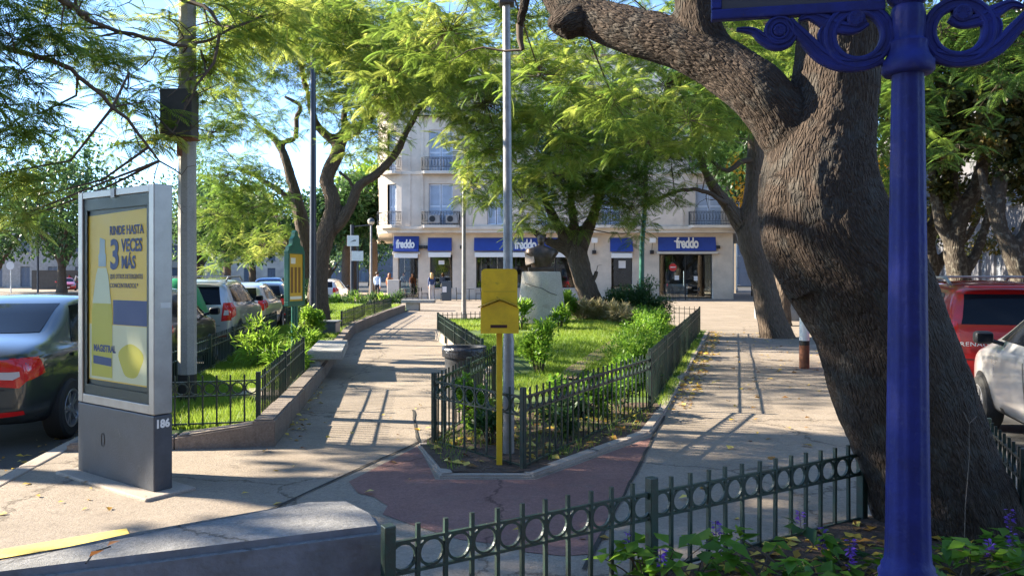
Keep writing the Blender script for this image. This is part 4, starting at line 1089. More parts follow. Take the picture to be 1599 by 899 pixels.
z0 = 2.605; a, b = -.745, -.085
q = MB(); q.bbox((a,-.022,z0),(b,.022,z0+.042), .006); q.bbox((a,-.022,z0+.043),(a+.04,.022,z0+.30), .006); q.bbox((a,-.022,z0+.301),(b,.022,z0+.34), .006); q.build('frame', M['blue'], ns)
MB().bbox((a+.04,-.012,z0+.042),(b,.012,z0+.301), .002).build('plate', mat('sign_plate', (.03,.03,.045), .5), ns)

# overhead cables on the right street
for i, (za, zb) in enumerate(((7.6,7.7),(7.0,6.85),(6.3,6.5),(6.0,5.9))):
    p0 = Vector((3,26-i,za)); p1 = Vector((34,34-i,zb)); pts = [p0.lerp(p1, t)+Vector((0,0,-.5*4*t*(1-t))) for t in np.linspace(0,1,14)]
    c = MB().tube(pts, .012, 5).build('overhead_cable', M['galv'])
    tag(c, ['thin overhead cable, topmost across the side street', 'thin overhead cable, second from top across the side street', 'thin overhead cable, third from top across the side street', 'thin overhead cable, lowest across the side street'][i], 'cable', 'overhead cables')
# ------------------------------------------------------------------ cars (local: x forward, y left)
def subdiv_eval(me, lv):
    o = bpy.data.objects.new('tmp', me); COL.objects.link(o); md = o.modifiers.new('s','SUBSURF'); md.levels = lv; md.render_levels = lv
    dg = bpy.context.evaluated_depsgraph_get(); r = bpy.data.meshes.new_from_object(o.evaluated_get(dg)); bpy.data.objects.remove(o); return r

#           x,    zlow, zbelt, ztop,  wsill, wbelt, wtop
SHAPES = {
 'sedan': dict(st=[(-2.17,.42,.80,.88,.70,.74,.62),(-2.10,.28,.90,1.00,.80,.82,.72),(-1.72,.22,.95,1.07,.85,.87,.73),(-1.36,.2,.95,1.10,.86,.88,.70),(-.80,.2,.94,1.40,.86,.88,.60),(-.25,.2,.93,1.50,.86,.88,.60),(.35,.2,.92,1.47,.86,.88,.60),(1.02,.2,.91,1.05,.86,.87,.70),(1.55,.22,.85,.95,.86,.86,.70),(2.02,.26,.70,.80,.80,.80,.66),(2.17,.40,.58,.66,.66,.66,.55)],
   wheels=(-1.33,1.30), wr=.315, sidewin=[[(-1.12,1.0),(-.62,1.37),(-.20,1.41),(-.20,.98)],[(-.13,.98),(-.13,1.41),(.32,1.38),(.86,1.03),(.80,.98)]], rearwin=[(-.58,1.12),(.58,1.12),(.50,1.40),(-.50,1.40)], frontwin=[(-.62,1.06),(.62,1.06),(.52,1.42),(-.52,1.42)],
   tail=[(.36,.68),(.38,.90),(.81,.92),(.82,.76),(.72,.64)], head=[(.38,.60),(.74,.64),(.74,.76),(.42,.70)], plate=(-.26,.26,.66,.78), mirror=(.62,.98)),
 'suv': dict(st=[(-2.15,.45,.95,1.02,.70,.74,.66),(-2.12,.32,1.0,1.15,.80,.83,.74),(-1.95,.28,1.05,1.52,.86,.88,.68),(-1.70,.26,1.05,1.60,.88,.90,.64),(-.9,.25,1.05,1.64,.88,.90,.62),(0,.25,1.03,1.64,.88,.90,.62),(.45,.25,1.02,1.58,.88,.90,.62),(1.0,.25,1.0,1.12,.88,.90,.72),(1.55,.27,.96,1.06,.88,.89,.74),(2.0,.3,.82,.94,.82,.84,.70),(2.15,.42,.66,.78,.70,.72,.60)],
   wheels=(-1.38,1.29), wr=.345, sidewin=[[(-1.78,1.14),(-1.55,1.47),(-1.02,1.50),(-1.02,1.10)],[(-.95,1.10),(-.95,1.51),(-.15,1.52),(-.15,1.09)],[(-.08,1.09),(-.08,1.52),(.36,1.48),(.88,1.12),(.84,1.08)]], rearwin=[(-.62,1.08),(.62,1.08),(.60,1.16),(.54,1.47),(-.54,1.47),(-.60,1.16)], frontwin=[(-.66,1.14),(.66,1.14),(.54,1.50),(-.54,1.50)],
   tail=[(.62,.72),(.66,1.12),(.80,1.12),(.82,.74)], head=[(.42,.70),(.78,.74),(.78,.88),(.46,.84)], plate=(-.28,.28,.74,.86), mirror=(.60,1.08)),
 'hatch': dict(st=[(-1.88,.42,.90,.98,.68,.72,.62),(-1.84,.28,.95,1.10,.78,.80,.70),(-1.66,.22,.98,1.38,.82,.84,.62),(-1.3,.2,.97,1.47,.84,.86,.60),(-.6,.2,.96,1.52,.84,.86,.58),(0,.2,.95,1.52,.84,.86,.58),(.40,.2,.94,1.45,.84,.86,.58),(.95,.2,.93,1.06,.84,.86,.70),(1.4,.22,.88,.98,.84,.84,.70),(1.75,.26,.72,.84,.78,.78,.66),(1.88,.40,.60,.70,.66,.66,.55)],
   wheels=(-1.2,1.2), wr=.30, sidewin=[[(-1.45,1.06),(-1.22,1.36),(-.45,1.41),(-.45,1.02)],[(-.38,1.02),(-.38,1.41),(.30,1.36),(.80,1.03)]], rearwin=[(-.58,1.03),(.58,1.03),(.50,1.36),(-.50,1.36)], frontwin=[(-.62,1.08),(.62,1.08),(.50,1.40),(-.50,1.40)],
   tail=[(.58,.72),(.60,1.02),(.76,1.02),(.76,.74)], head=[(.36,.62),(.72,.66),(.72,.80),(.42,.76)], plate=(-.26,.26,.62,.74), mirror=(.58,1.0)),
}
BODY = {}
def car_body(kind):
    if kind in BODY: return BODY[kind]
    st = SHAPES[kind]['st']; V = []; F = []
    for x, zl, zb, zt, ws, wb, wt in st:
        zm = zl+(zb-zl)*.45
        h = [(0,zl),(ws*.75,zl),(ws*.97,zl+.03),(ws*1.0,zm),(wb,zb-.10),(wb*.985,zb),(wb*.93,zb+.035*(1 if zt-zb>.2 else .5)),(wt+(wb-wt)*.12,zt-.10*(1 if zt-zb>.2 else .35)),(wt*.90,zt-.015),(wt*.55,zt+.008),(0,zt+.015)]
        full = h + [(-y, z) for y, z in h[-2:0:-1]]
        V += [(x, y, z) for y, z in full]
    k = len(full)
    for i in range(len(st)-1):
        for q in range(k): F.append((i*k+q, i*k+(q+1)%k, (i+1)*k+(q+1)%k, (i+1)*k+q))
    F.append(tuple(range(k))); F.append(tuple((len(st)-1)*k+q for q in reversed(range(k))))
    me0 = mesh_of('b', V, F, M['black']); bm = bmesh.new(); bm.from_mesh(me0); bmesh.ops.recalc_face_normals(bm, faces=bm.faces)
    bm.to_mesh(me0); bm.free()
    me = subdiv_eval(me0, 2); me.polygons.foreach_set('use_smooth', [True]*len(me.polygons))
    bm = bmesh.new(); bm.from_mesh(me); bv = BVHTree.FromBMesh(bm); bm.free()
    BODY[kind] = (me, bv); return BODY[kind]
def patch(bv, poly, view, off=.005, step=.08):
    """polygon drawn in a side or end view, laid on the body surface"""
    P, F = grid_poly(poly, step); V = []; ok = []
    for a, b in P:
        if view in ('left','right'):
            s = 1 if view == 'left' else -1; o, d = Vector((a,3*s,b)), Vector((0,-s,0))
        else:
            s = -1 if view == 'rear' else 1; o, d = Vector((4*s,a,b)), Vector((-s,0,0))
        h = bv.ray_cast(o, d)
        if h[0] is None: V.append(o); ok.append(False)
        else:
            nn = h[1] if h[1].dot(d) < 0 else -h[1]
            V.append(h[0]+nn*off); ok.append(True)
    return V, [f for f in F if all(ok[i] for i in f)]
WH = {}
def wheel_mesh(r):
    if r in WH: return WH[r]
    t = MB().lathe([(r*.62,-.095),(r*.90,-.10),(r*.985,-.08),(r,-.05),(r,.05),(r*.985,.08),(r*.90,.10),(r*.62,.095)], 36, ax='y', caps=False)
    t.lathe([(r*.64,-.09),(.02,-.02)], 24, ax='y', caps=False)
    rim = MB().lathe([(r*.66,.085),(r*.64,.098),(r*.58,.095),(r*.56,.03)], 36, ax='y', caps=False); rim.lathe([(r*.16,.06),(r*.15,.088),(.01,.09)], 16, ax='y', caps=False)
    for k in range(5):
        for da in (-.16,.16):
            a = 2*math.pi*k/5+da; a2 = 2*math.pi*k/5+da*.9
            d0 = Vector((math.cos(a2)*r*.10,.078,math.sin(a2)*r*.10)); d1 = Vector((math.cos(a)*r*.62,.082,math.sin(a)*r*.62)); pn = Vector((-math.sin(a),0,math.cos(a)))*r*.045
            rim._add([d0-pn,d0+pn,d1+pn,d1-pn,d0-pn-Vector((0,.03,0)),d0+pn-Vector((0,.03,0)),d1+pn-Vector((0,.03,0)),d1-pn-Vector((0,.03,0))],[(0,1,2,3),(4,7,6,5),(0,4,5,1),(1,5,6,2),(2,6,7,3),(3,7,4,0)])
    dk = MB().lathe([(r*.6,.02),(.01,.02)], 24, ax='y', caps=False)
    WH[r] = (t.mesh('tyre', M['tyre'], auto=40), rim.mesh('rim', M['alloy'], auto=40), dk.mesh('brake_disc', M['black'])); return WH[r]
def car(kind, label, paint, x, y, heading, detail=2, z=-.12, group=None, rails=False, name='parked_car'):
    S = SHAPES[kind]; t = thing(name, label, 'car', (x,y,z), heading, group or 'cars parked along the kerbs')
    me, bv = car_body(kind); me = me.copy(); me.materials.clear(); me.materials.append(paint); me.materials.append(M['black'])
    for p in me.polygons:
        if p.center.z < .30: p.material_index = 1
    body = add('body', me, t)
    def pch(nm, poly, view, m, off=.005, par=None, step=.09):
        V, F = patch(bv, poly, view, off, step)
        if F: return add(nm, mesh_of(nm, V, F, m, True), par or t)
    for wi in S['sidewin']:
        for v in ('left','right'): pch('side_window', wi, v, M['carglass'])
    pch('rear_window', S['rearwin'], 'rear', M['carglass']); pch('windscreen', S['frontwin'], 'front', M['carglass'])
    for s in (1,-1):
        pl = [(a*s, b) for a, b in S['tail']]; lt = pch('tail_light', pl, 'rear', M['redlight'], .008, step=.05)
        cx = sum(a for a,_ in pl)/len(pl); cz = sum(b for _,b in pl)/len(pl)
        if detail > 1 and lt: pch('lamp_lens', [(cx+(a-cx)*.55, cz-.02+(b-cz)*.28) for a,b in pl], 'rear', M['clearlight'], .012, lt, .05)
        pch('head_light', [(a*s, b) for a, b in S['head']], 'front', M['clearlight'], .008, step=.05)
        # light wraps round the corner
        xr = S['st'][0][0]; zs = [b for _, b in S['tail']]
        pch('tail_light', [(xr+.05,min(zs)+.06),(xr+.30,min(zs)+.12),(xr+.22,max(zs)),(xr+.05,max(zs))], 'left' if s > 0 else 'right', M['redlight'], .008, step=.05)
        pch('bumper_reflector', [(s*.52,.36),(s*.74,.38),(s*.74,.42),(s*.52,.41)], 'rear', M['redlight'], .008, step=.05)
        for k, wx in enumerate(S['wheels']):
            r = S['wr']
            arch = [(wx+(r*1.16)*math.cos(a), r+(r*1.16)*math.sin(a)) for a in np.linspace(-.05, math.pi+.05, 20)]
            pch('wheel_arch', arch, 'left' if s > 0 else 'right', M['black'], .004, step=.1)
            w = thing('wheel', None, None, (wx, s*(S['st'][4][4]-.06), r), 0 if s > 0 else math.pi); w.parent = t
            ty, rm, dk = wheel_mesh(r)
            add('tyre', ty, w); 
            if detail: add('rim', rm, w); add('brake_disc', dk, w)
        mx, mz = S['mirror']
        mb = MB(); mb.bbox((mx-.07,s*.90-.12*(s<0),mz),(mx+.06,s*.90+.12*(s>0)+.0,mz+.14), .035) if False else mb.bbox((mx-.08,min(s*.90,s*1.08),mz),(mx+.06,max(s*.90,s*1.08),mz+.135), .04)
        mb.tube([(mx,s*.80,mz+.0),(mx,s*.93,mz+.04)], .025, 6)
        mr = mb.build('mirror', paint if kind == 'sedan' else M['black'], t, auto=50)
        if detail > 1: MB().box((mx-.084,min(s*.92,s*1.06),mz+.025),(mx-.081,max(s*.92,s*1.06),mz+.11)).build('mirror_glass', M['carglass'], mr)
    x0 = S['st'][0][0]
    a0, a1, b0, b1 = S['plate']
    pch('number_plate', [(a0,b0),(a1,b0),(a1,b1),(a0,b1)], 'rear', M['plate'], .012, step=.2)
    pch('number_plate', [(a0,.42),(a1,.42),(a1,.54),(a0,.54)], 'front', M['plate'], .012, step=.2)
    pch('rear_bumper', [(-.72,.28),(.72,.28),(.78,.34),(-.78,.34)], 'rear', M['black'], .006, step=.1)
    pch('grille', [(-.4,.58),(.4,.58),(.36,.68),(-.36,.68)], 'front', M['black'], .006, step=.1)
    if detail > 1:
        for v in ('left','right'):
            for xx in ((-.165,-.16) if kind != 'sedan' else (-.17,)):
                pch('door_gap', [(xx,.36),(xx+.012,.36),(xx+.012,S['mirror'][1]-.02),(xx,S['mirror'][1]-.02)], v, M['black'], .003, step=.1)
            hx = -.45
            for hx in (-.45, -.45-.85):
                if kind != 'hatch' or hx > -1: pch('door_handle', [(hx,.86),(hx+.17,.86),(hx+.17,.90),(hx,.90)], v, paint, .025, step=.2)
        wy = S['rearwin'][0][1]
        pch('boot_gap', [(-.60,.62),(.60,.62),(.60,.632),(-.60,.632)], 'rear', M['black'], .003, step=.1)
    if rails:
        for s in (1,-1):
            MB().tube([(-1.5,s*.60,1.60),(-1.3,s*.60,1.68),(.1,s*.60,1.70),(.35,s*.60,1.61)], .022, 8).build('roof_rail', M['galv'], t, auto=50)
        MB().tube([(-.9,-.6,1.70),(-.9,.6,1.70)], .018, 6).build('roof_rail', M['galv'], t, auto=50)
        MB().bbox((-2.06,-.52,1.555),(-1.86,.52,1.585), .012).build('roof_spoiler', paint, t)
    return t
HA = math.atan2(1,-.16); HB = math.atan2(1,.29)
def onA(d, off):  return (KL(d)-off, d)
def onB(d, off):  return (KR(d)+off, d)
car('sedan', 'dark graphite saloon parked beside the poster case, cut by the picture edge', M['car_grey'], *onA(9.36,1.18), HA, 2)
car('hatch', 'dark hatchback mostly hidden behind the concrete pole', M['car_black'], *onA(13.45,1.12), HA, 2)
s1 = car('suv', 'silver sport utility with roof rails, just beyond the concrete pole', M['car_silver'], *onA(18.8,1.2), HA, 2, rails=True)
car('hatch', 'silver hatchback parked in front of the silver sport utility', M['car_silver'], *onA(23.4,1.2), HA, 1)
car('hatch', 'teal grey hatchback, third in line beyond the silver sport utility', M['car_grey'], *onA(28.0,1.2), HA, 1)
car('suv', 'blue car driving on the avenue behind the parked cars', M['car_blue'], -13.0,42, HA, 1, name='moving_car')
car('hatch', 'pale car farther up the avenue, left of the blue pole', M['car_white'], -13.6,50, HA, 1, name='moving_car')
car('hatch', 'silver hatchback at the crossing beyond the hedge', M['car_white'], -10.9,46, HA-.15, 1, name='moving_car')
car('hatch', 'dark blue car far up the avenue by the tree row', M['car_blue'], -18.5,74, HA, 0, name='moving_car')
car('sedan', 'red car parked far across the avenue, seen from the front', M['car_red'], -47.5,82, R(-60), 1)
car('hatch', 'second red car far across the avenue, partly behind the poster case', M['car_red'], -44.2,83.5, R(-70), 1)
red = car('suv', 'red sport utility parked beyond the big trunk', M['car_red'], *onB(11.95,1.08), HB, 2, rails=True)
def car_text(root, s, size, x, y, z, m):
    text_obj('badge', s, size, m, root, face_mtx((x,y,z),(0,-1,0),(0,0,1)), .001, .003, 'CENTER', 1.3, 1.1)
car_text(red, 'RENAULT', .075, -2.16, .42, .80, M['chrome'])
dia = MB().tube([(-2.16,-.02,1.02),(-2.16,-.07,.95),(-2.16,-.02,.88),(-2.16,.03,.95),(-2.16,-.02,1.02)], .012, 6); dia.build('badge', M['chrome'], red)
car('hatch', 'silver car parked at the picture edge behind the short railing', M['car_silver'], *onB(7.3,1.12), HB, 2)
car('hatch', 'dark car far down the side street', M['car_black'], *onB(38,1.4), HB, 0)
car('sedan', 'white car far down the side street, beyond the leaning tree', M['car_white'], *onB(46,1.4), HB, 0)

# ------------------------------------------------------------------ people
def person(label, x, y, rz, h, top, bottom, hair, skin, pose, longhair=False, bareleg=False, sit=False):
    """One continuous body from a posed skeleton; hair is a child."""
    k = h/1.72
    J = {'pel':(0,0,.93),'waist':(0,0,1.08),'chest':(0,-.01,1.30),'neck':(0,0,1.46),'neck2':(0,-.015,1.53),'chin':(0,-.03,1.57),'head':(0,-.015,1.64),'crown':(0,0,1.70)}
    rad = {'pel':(.155,.12),'waist':(.135,.105),'chest':(.16,.12),'neck':(.065,.065),'neck2':(.05,.055),'chin':(.06,.07),'head':(.082,.098),'crown':(.055,.065)}
    E = [('pel','waist'),('waist','chest'),('chest','neck'),('neck','neck2'),('neck2','chin'),('chin','head'),('head','crown')]
    for s, nm in ((1,'l'),(-1,'r')):
        st = pose.get('stride',.0)*s; ar = pose.get('arm',.0)*-s
        J.update({nm+'sh':(.17*s,0,1.40),nm+'el':(.23*s,ar*.5+.02,1.13),nm+'wr':(.235*s,ar*1.1-.05,.90),nm+'ha':(.235*s,ar*1.2-.08,.80),
                  nm+'hp':(.09*s,0,.88),nm+'kn':(.10*s,-st*.55-.03,.49),nm+'an':(.10*s,-st*1.0+.04+max(0,-st)*.2,.085),nm+'to':(.115*s,-st*1.0-.13,.035)})
        rad.update({nm+'sh':(.068,.068),nm+'el':(.045,.045),nm+'wr':(.03,.03),nm+'ha':(.03,.045),nm+'hp':(.092,.092),nm+'kn':(.06,.06),nm+'an':(.042,.045),nm+'to':(.04,.03)})
        E += [('chest',nm+'sh'),(nm+'sh',nm+'el'),(nm+'el',nm+'wr'),(nm+'wr',nm+'ha'),('pel',nm+'hp'),(nm+'hp',nm+'kn'),(nm+'kn',nm+'an'),(nm+'an',nm+'to')]
        for f in range(5):
            fx = .235*s + (-.028+.014*f)*.9*(1 if f else 1.5*1); J[nm+'f%d'%f] = (fx, ar*1.25-.09-(.03 if f == 0 else 0), (.735 if f else .77)+.008*abs(f-2)); rad[nm+'f%d'%f] = (.0085,.0085)
            E.append((nm+'ha', nm+'f%d'%f))
    bm = bmesh.new(); sk = bm.verts.layers.skin.verify(); vs = {}
    for n_, p in J.items():
        v = bm.verts.new(Vector(p)*k); v[sk].radius = (rad[n_][0]*k, rad[n_][1]*k); v[sk].use_root = n_ == 'pel'; vs[n_] = v
    for a, b in E: bm.edges.new((vs[a], vs[b]))
    me = bpy.data.meshes.new('p'); bm.to_mesh(me); bm.free()
    o = bpy.data.objects.new('tmp', me); COL.objects.link(o); o.modifiers.new('k','SKIN').use_smooth_shade = True; sm = o.modifiers.new('s','SUBSURF'); sm.levels = sm.render_levels = 2
    r = bpy.data.meshes.new_from_object(o.evaluated_get(bpy.context.evaluated_depsgraph_get())); bpy.data.objects.remove(o)
    r.name = 'body'
    for m in (skin, top, bottom, M['black']): r.materials.append(m)
    for p in r.polygons:
        c = p.center/k; i = 0
        if c.z < .10: i = 3
        elif c.z < 1.0 and abs(c.x) < .20: i = 0 if (bareleg and c.z < .55) else 2
        elif c.z < 1.49 and not (abs(c.x) > .19 and c.z < .92): i = 1
        p.material_index = i
    t = thing('person', label, 'person', (x,y,0), rz)
    add('body', r, t)
    hm = MB(); hp = []
    hm = loft([(1.60*k,0,.03*k,.085*k,.075*k),(1.66*k,0,.012*k,.096*k,.10*k),(1.71*k,0,.008*k,.085*k,.09*k),(1.745*k,0,.005*k,.045*k,.05*k)], 16, 2.1)
    if longhair: hm = loft([(1.36*k,0,.07*k,.10*k,.05*k),(1.48*k,0,.06*k,.105*k,.07*k),(1.60*k,0,.035*k,.10*k,.085*k),(1.67*k,0,.015*k,.10*k,.105*k),(1.72*k,0,.008*k,.085*k,.09*k),(1.75*k,0,.005*k,.045*k,.05*k)], 16, 2.1)
    hm.build('hair', hair, t, smooth=True)
    fc = MB()
    for s in (1,-1): fc.lathe([(.002,-.006),(.011,0),(.002,.006)], 8, (.032*s*k,-.108*k,1.645*k), ax='y')
    fc.build('eyes', M['black'], t)
    fc = MB(); fc.bbox((-.012*k,-.135*k,1.60*k),(.012*k,-.10*k,1.64*k), .006); fc.build('nose', skin, t)
    fc = MB(); fc.bbox((-.024*k,-.108*k,1.570*k),(.024*k,-.085*k,1.578*k), .003); fc.build('mouth', mat('lips',(.35,.12,.10),.5), t)
    fc = MB()
    for s in (1,-1): fc.bbox((.083*s*k-.01,-.015*k,1.62*k),(.083*s*k+.01,.02*k,1.67*k), .006)
    fc.build('ears', skin, t)
    return t
skin = mat('skin', (.50,.28,.19), .5)
dk_hair = mat('dark_hair', (.04,.025,.018), .5); red_hair = mat('auburn_hair', (.22,.07,.025), .5); bl_hair = mat('blond_hair', (.55,.34,.13), .5)
person('walking person in pale blue shirt and dark shorts', -8.15,46.5, R(170), 1.80, mat('blue_shirt',(.42,.50,.62),.8), mat('dark_shorts',(.025,.025,.03),.8), dk_hair, skin, {'stride':.22,'arm':.22}, bareleg=True)
person('walking person in orange top with dark open jacket and grey skirt', -7.45,46.8, R(165), 1.72, mat('orange_top',(.55,.22,.10),.8), mat('grey_skirt',(.25,.24,.28),.8), red_hair, skin, {'stride':.18,'arm':.15}, longhair=True)
person('blond person in dark blue top standing at the cafe tables', -5.05,48.3, R(200), 1.75, mat('navy_top',(.03,.05,.13),.8), mat('pale_trousers',(.45,.43,.42),.8), bl_hair, skin, {'stride':.05,'arm':-.2}, longhair=True)

# ------------------------------------------------------------------ cafe furniture
def cafe_chair(x, y, rz, lab):
    t = thing('cafe_chair', lab, 'chair', (x,y,0), rz, 'cafe chairs outside the shop')
    m = M['iron']
    MB().bbox((-.2,-.2,.43),(.2,.2,.46), .01).build('seat', m, t)
    for sx in (-1,1):
        MB().tube([(sx*.18,-.18,0),(sx*.17,-.17,.44)], .013, 6).build('leg', m, t); MB().tube([(sx*.19,.2,0),(sx*.17,.18,.44),(sx*.17,.23,.84)], .013, 6).build('leg', m, t)
    MB().bbox((-.19,.205,.60),(.19,.23,.84), .008).build('backrest', m, t)
def cafe_table(x, y, lab):
    t = thing('cafe_table', lab, 'table', (x,y,0), 0, 'cafe tables outside the shop')
    MB().lathe([(.33,.72),(.34,.73),(.33,.745)], 20).build('table_top', M['iron'], t); MB().tube([(0,0,.02),(0,0,.72)], .025, 8).build('leg', M['iron'], t); MB().lathe([(.2,0),(.18,.02)], 16).build('base', M['iron'], t)
spots = [(-6.75,48.9,'beside the shop entrance'),(-5.0,49.4,'by the blond person'),(-2.75,49.3,'just left of the globe lamp'),(-1.2,49.6,'right of the globe lamp'),(11.2,49.6,'before the far right shop door')]
for i, (x, y, lab) in enumerate(spots):
    cafe_table(x, y, 'small dark cafe table '+lab)
    cafe_chair(x-.62, y+.05, R(90), 'dark cafe chair left of the table '+lab); cafe_chair(x+.62, y-.05, R(-90), 'dark cafe chair right of the table '+lab)
mbd = thing('menu_board', 'dark upright menu board standing among the cafe tables', 'menu board', (-4.1,48.2,0))
MB().bbox((-.3,-.06,.02),(.3,.06,1.25), .02).build('board', mat('slate', (.06,.075,.09), .5), mbd); MB().bbox((-.26,-.066,.55),(.0,-.061,.9), .002).build('notice', posterw, mbd)
kc = thing('utility_cabinet', 'cream street cabinet beside the walking people', 'utility cabinet', (-6.95,45.2,0))
MB().bbox((-.35,-.25,0),(.35,.25,1.35), .02).build('casing', M['trim'], kc); MB().bbox((.36,-.2,0),(.39,.2,1.3), .004).build('door', M['iron'], kc)
# ------------------------------------------------------------------ leaves
T_LEAF = (np.array([(0,0,0),(.5,0,-.03),(1,0,-.14),(.42,.5,.07),(.42,-.5,.07)], float), np.array([(0,3,1),(1,3,2),(0,1,4),(1,2,4)]))
T_KITE = (np.array([(0,0,0),(.5,.5,.04),(1,0,-.1),(.5,-.5,.04)], float), np.array([(0,1,2),(0,2,3)]))
def frond_template(pairs, w=.075, droop=.22):
    V = []; F = []
    for i in range(pairs):
        t = .14 + .86*i/(pairs-1); L = .27*math.sin(math.pi*min(1, .22+.70*t))+.03; zc = -droop*t*t
        for s in (1,-1):
            a = math.radians(62-30*t); dx, dy = math.cos(a), s*math.sin(a); b = len(V)
            tip = (t+L*dx, L*dy, zc-.22*L-.03*t); mid = (t+L*.45*dx, L*.45*dy, zc-.02)
            nx, ny = -dy*w*.5, dx*w*.5
            V += [(t,0,zc), (mid[0]+nx,mid[1]+ny,mid[2]+.006), tip, (mid[0]-nx,mid[1]-ny,mid[2]+.006)]
            F += [(b,b+1,b+2),(b,b+2,b+3)]
    b = len(V); V += [(0,.006,0),(0,-.006,0),(1,0,-droop)]; F.append((b,b+1,b+2))
    return np.array(V), np.array(F)
T_FR = {10: frond_template(9,.046), 13: frond_template(13,.034)}

def unit(a): return a/np.maximum(np.linalg.norm(a, axis=1, keepdims=True), 1e-9)
def place(tpl, P, D, U, L, Wd, tint):
    """copies of a leaf: position, direction, up, length, width factor"""
    V0, F0 = tpl; X = unit(D); Y = unit(np.cross(U, X)); Z = np.cross(X, Y)
    V = P[:,None,:] + V0[None,:,0:1]*X[:,None,:]*L[:,None,None] + V0[None,:,1:2]*Y[:,None,:]*(L*Wd)[:,None,None] + V0[None,:,2:3]*Z[:,None,:]*L[:,None,None]
    F = F0[None] + (np.arange(len(P))*len(V0))[:,None,None]
    return V.reshape(-1,3), F.reshape(-1,3), np.repeat(tint, len(V0))
def join(parts):
    Vs, Fs, Ts = [], [], []; b = 0
    for V, F, T in parts: Vs.append(V); Fs.append(F+b); Ts.append(T); b += len(V)
    return np.concatenate(Vs), np.concatenate(Fs), np.concatenate(Ts)
def leaf_obj(name, parts, m, parent=None):
    V, F, T = join(parts); return add(name, arr_mesh(name, V, F, m, {'tint': np.clip(T,0,1)}), parent)
def sphere(n, pw=.5):
    d = unit(rng.normal(size=(n,3))); return d * (rng.random(n)**pw)[:,None]

def sprays(C, Rr, n, size, tpl, per=6, tlo=.15, thi=.75, sun=.0):
    """rosettes of fronds at twig tips inside an ellipsoid"""
    S = sphere(n, .42)*Rr + C
    S[:,2] -= .0
    base = tlo + (thi-tlo)*rng.random(n)
    base += .25*(vnoise(S*.9+7)-.5)
    az = rng.random(n)*6.28; P = np.repeat(S, per, 0); k = np.tile(np.arange(per), n)
    ang = np.repeat(az, per) + k*6.28/per + rng.normal(0,.35,n*per)
    el = rng.normal(-.12,.38,n*per)
    out = np.repeat(unit(S-C)*.35, per, 0)
    D = np.c_[np.cos(ang)*np.cos(el), np.sin(ang)*np.cos(el), np.sin(el)] + out*np.array([1,1,.5])
    U = np.c_[rng.normal(0,.35,n*per), rng.normal(0,.35,n*per), np.ones(n*per)]
    L = size*(.6+.6*rng.random(n*per))
    T = np.repeat(base, per)+rng.normal(0,.10,n*per)
    return place(tpl, P, D, U, L, np.ones(n*per)*(.85+.3*rng.random(n*per)), T), S

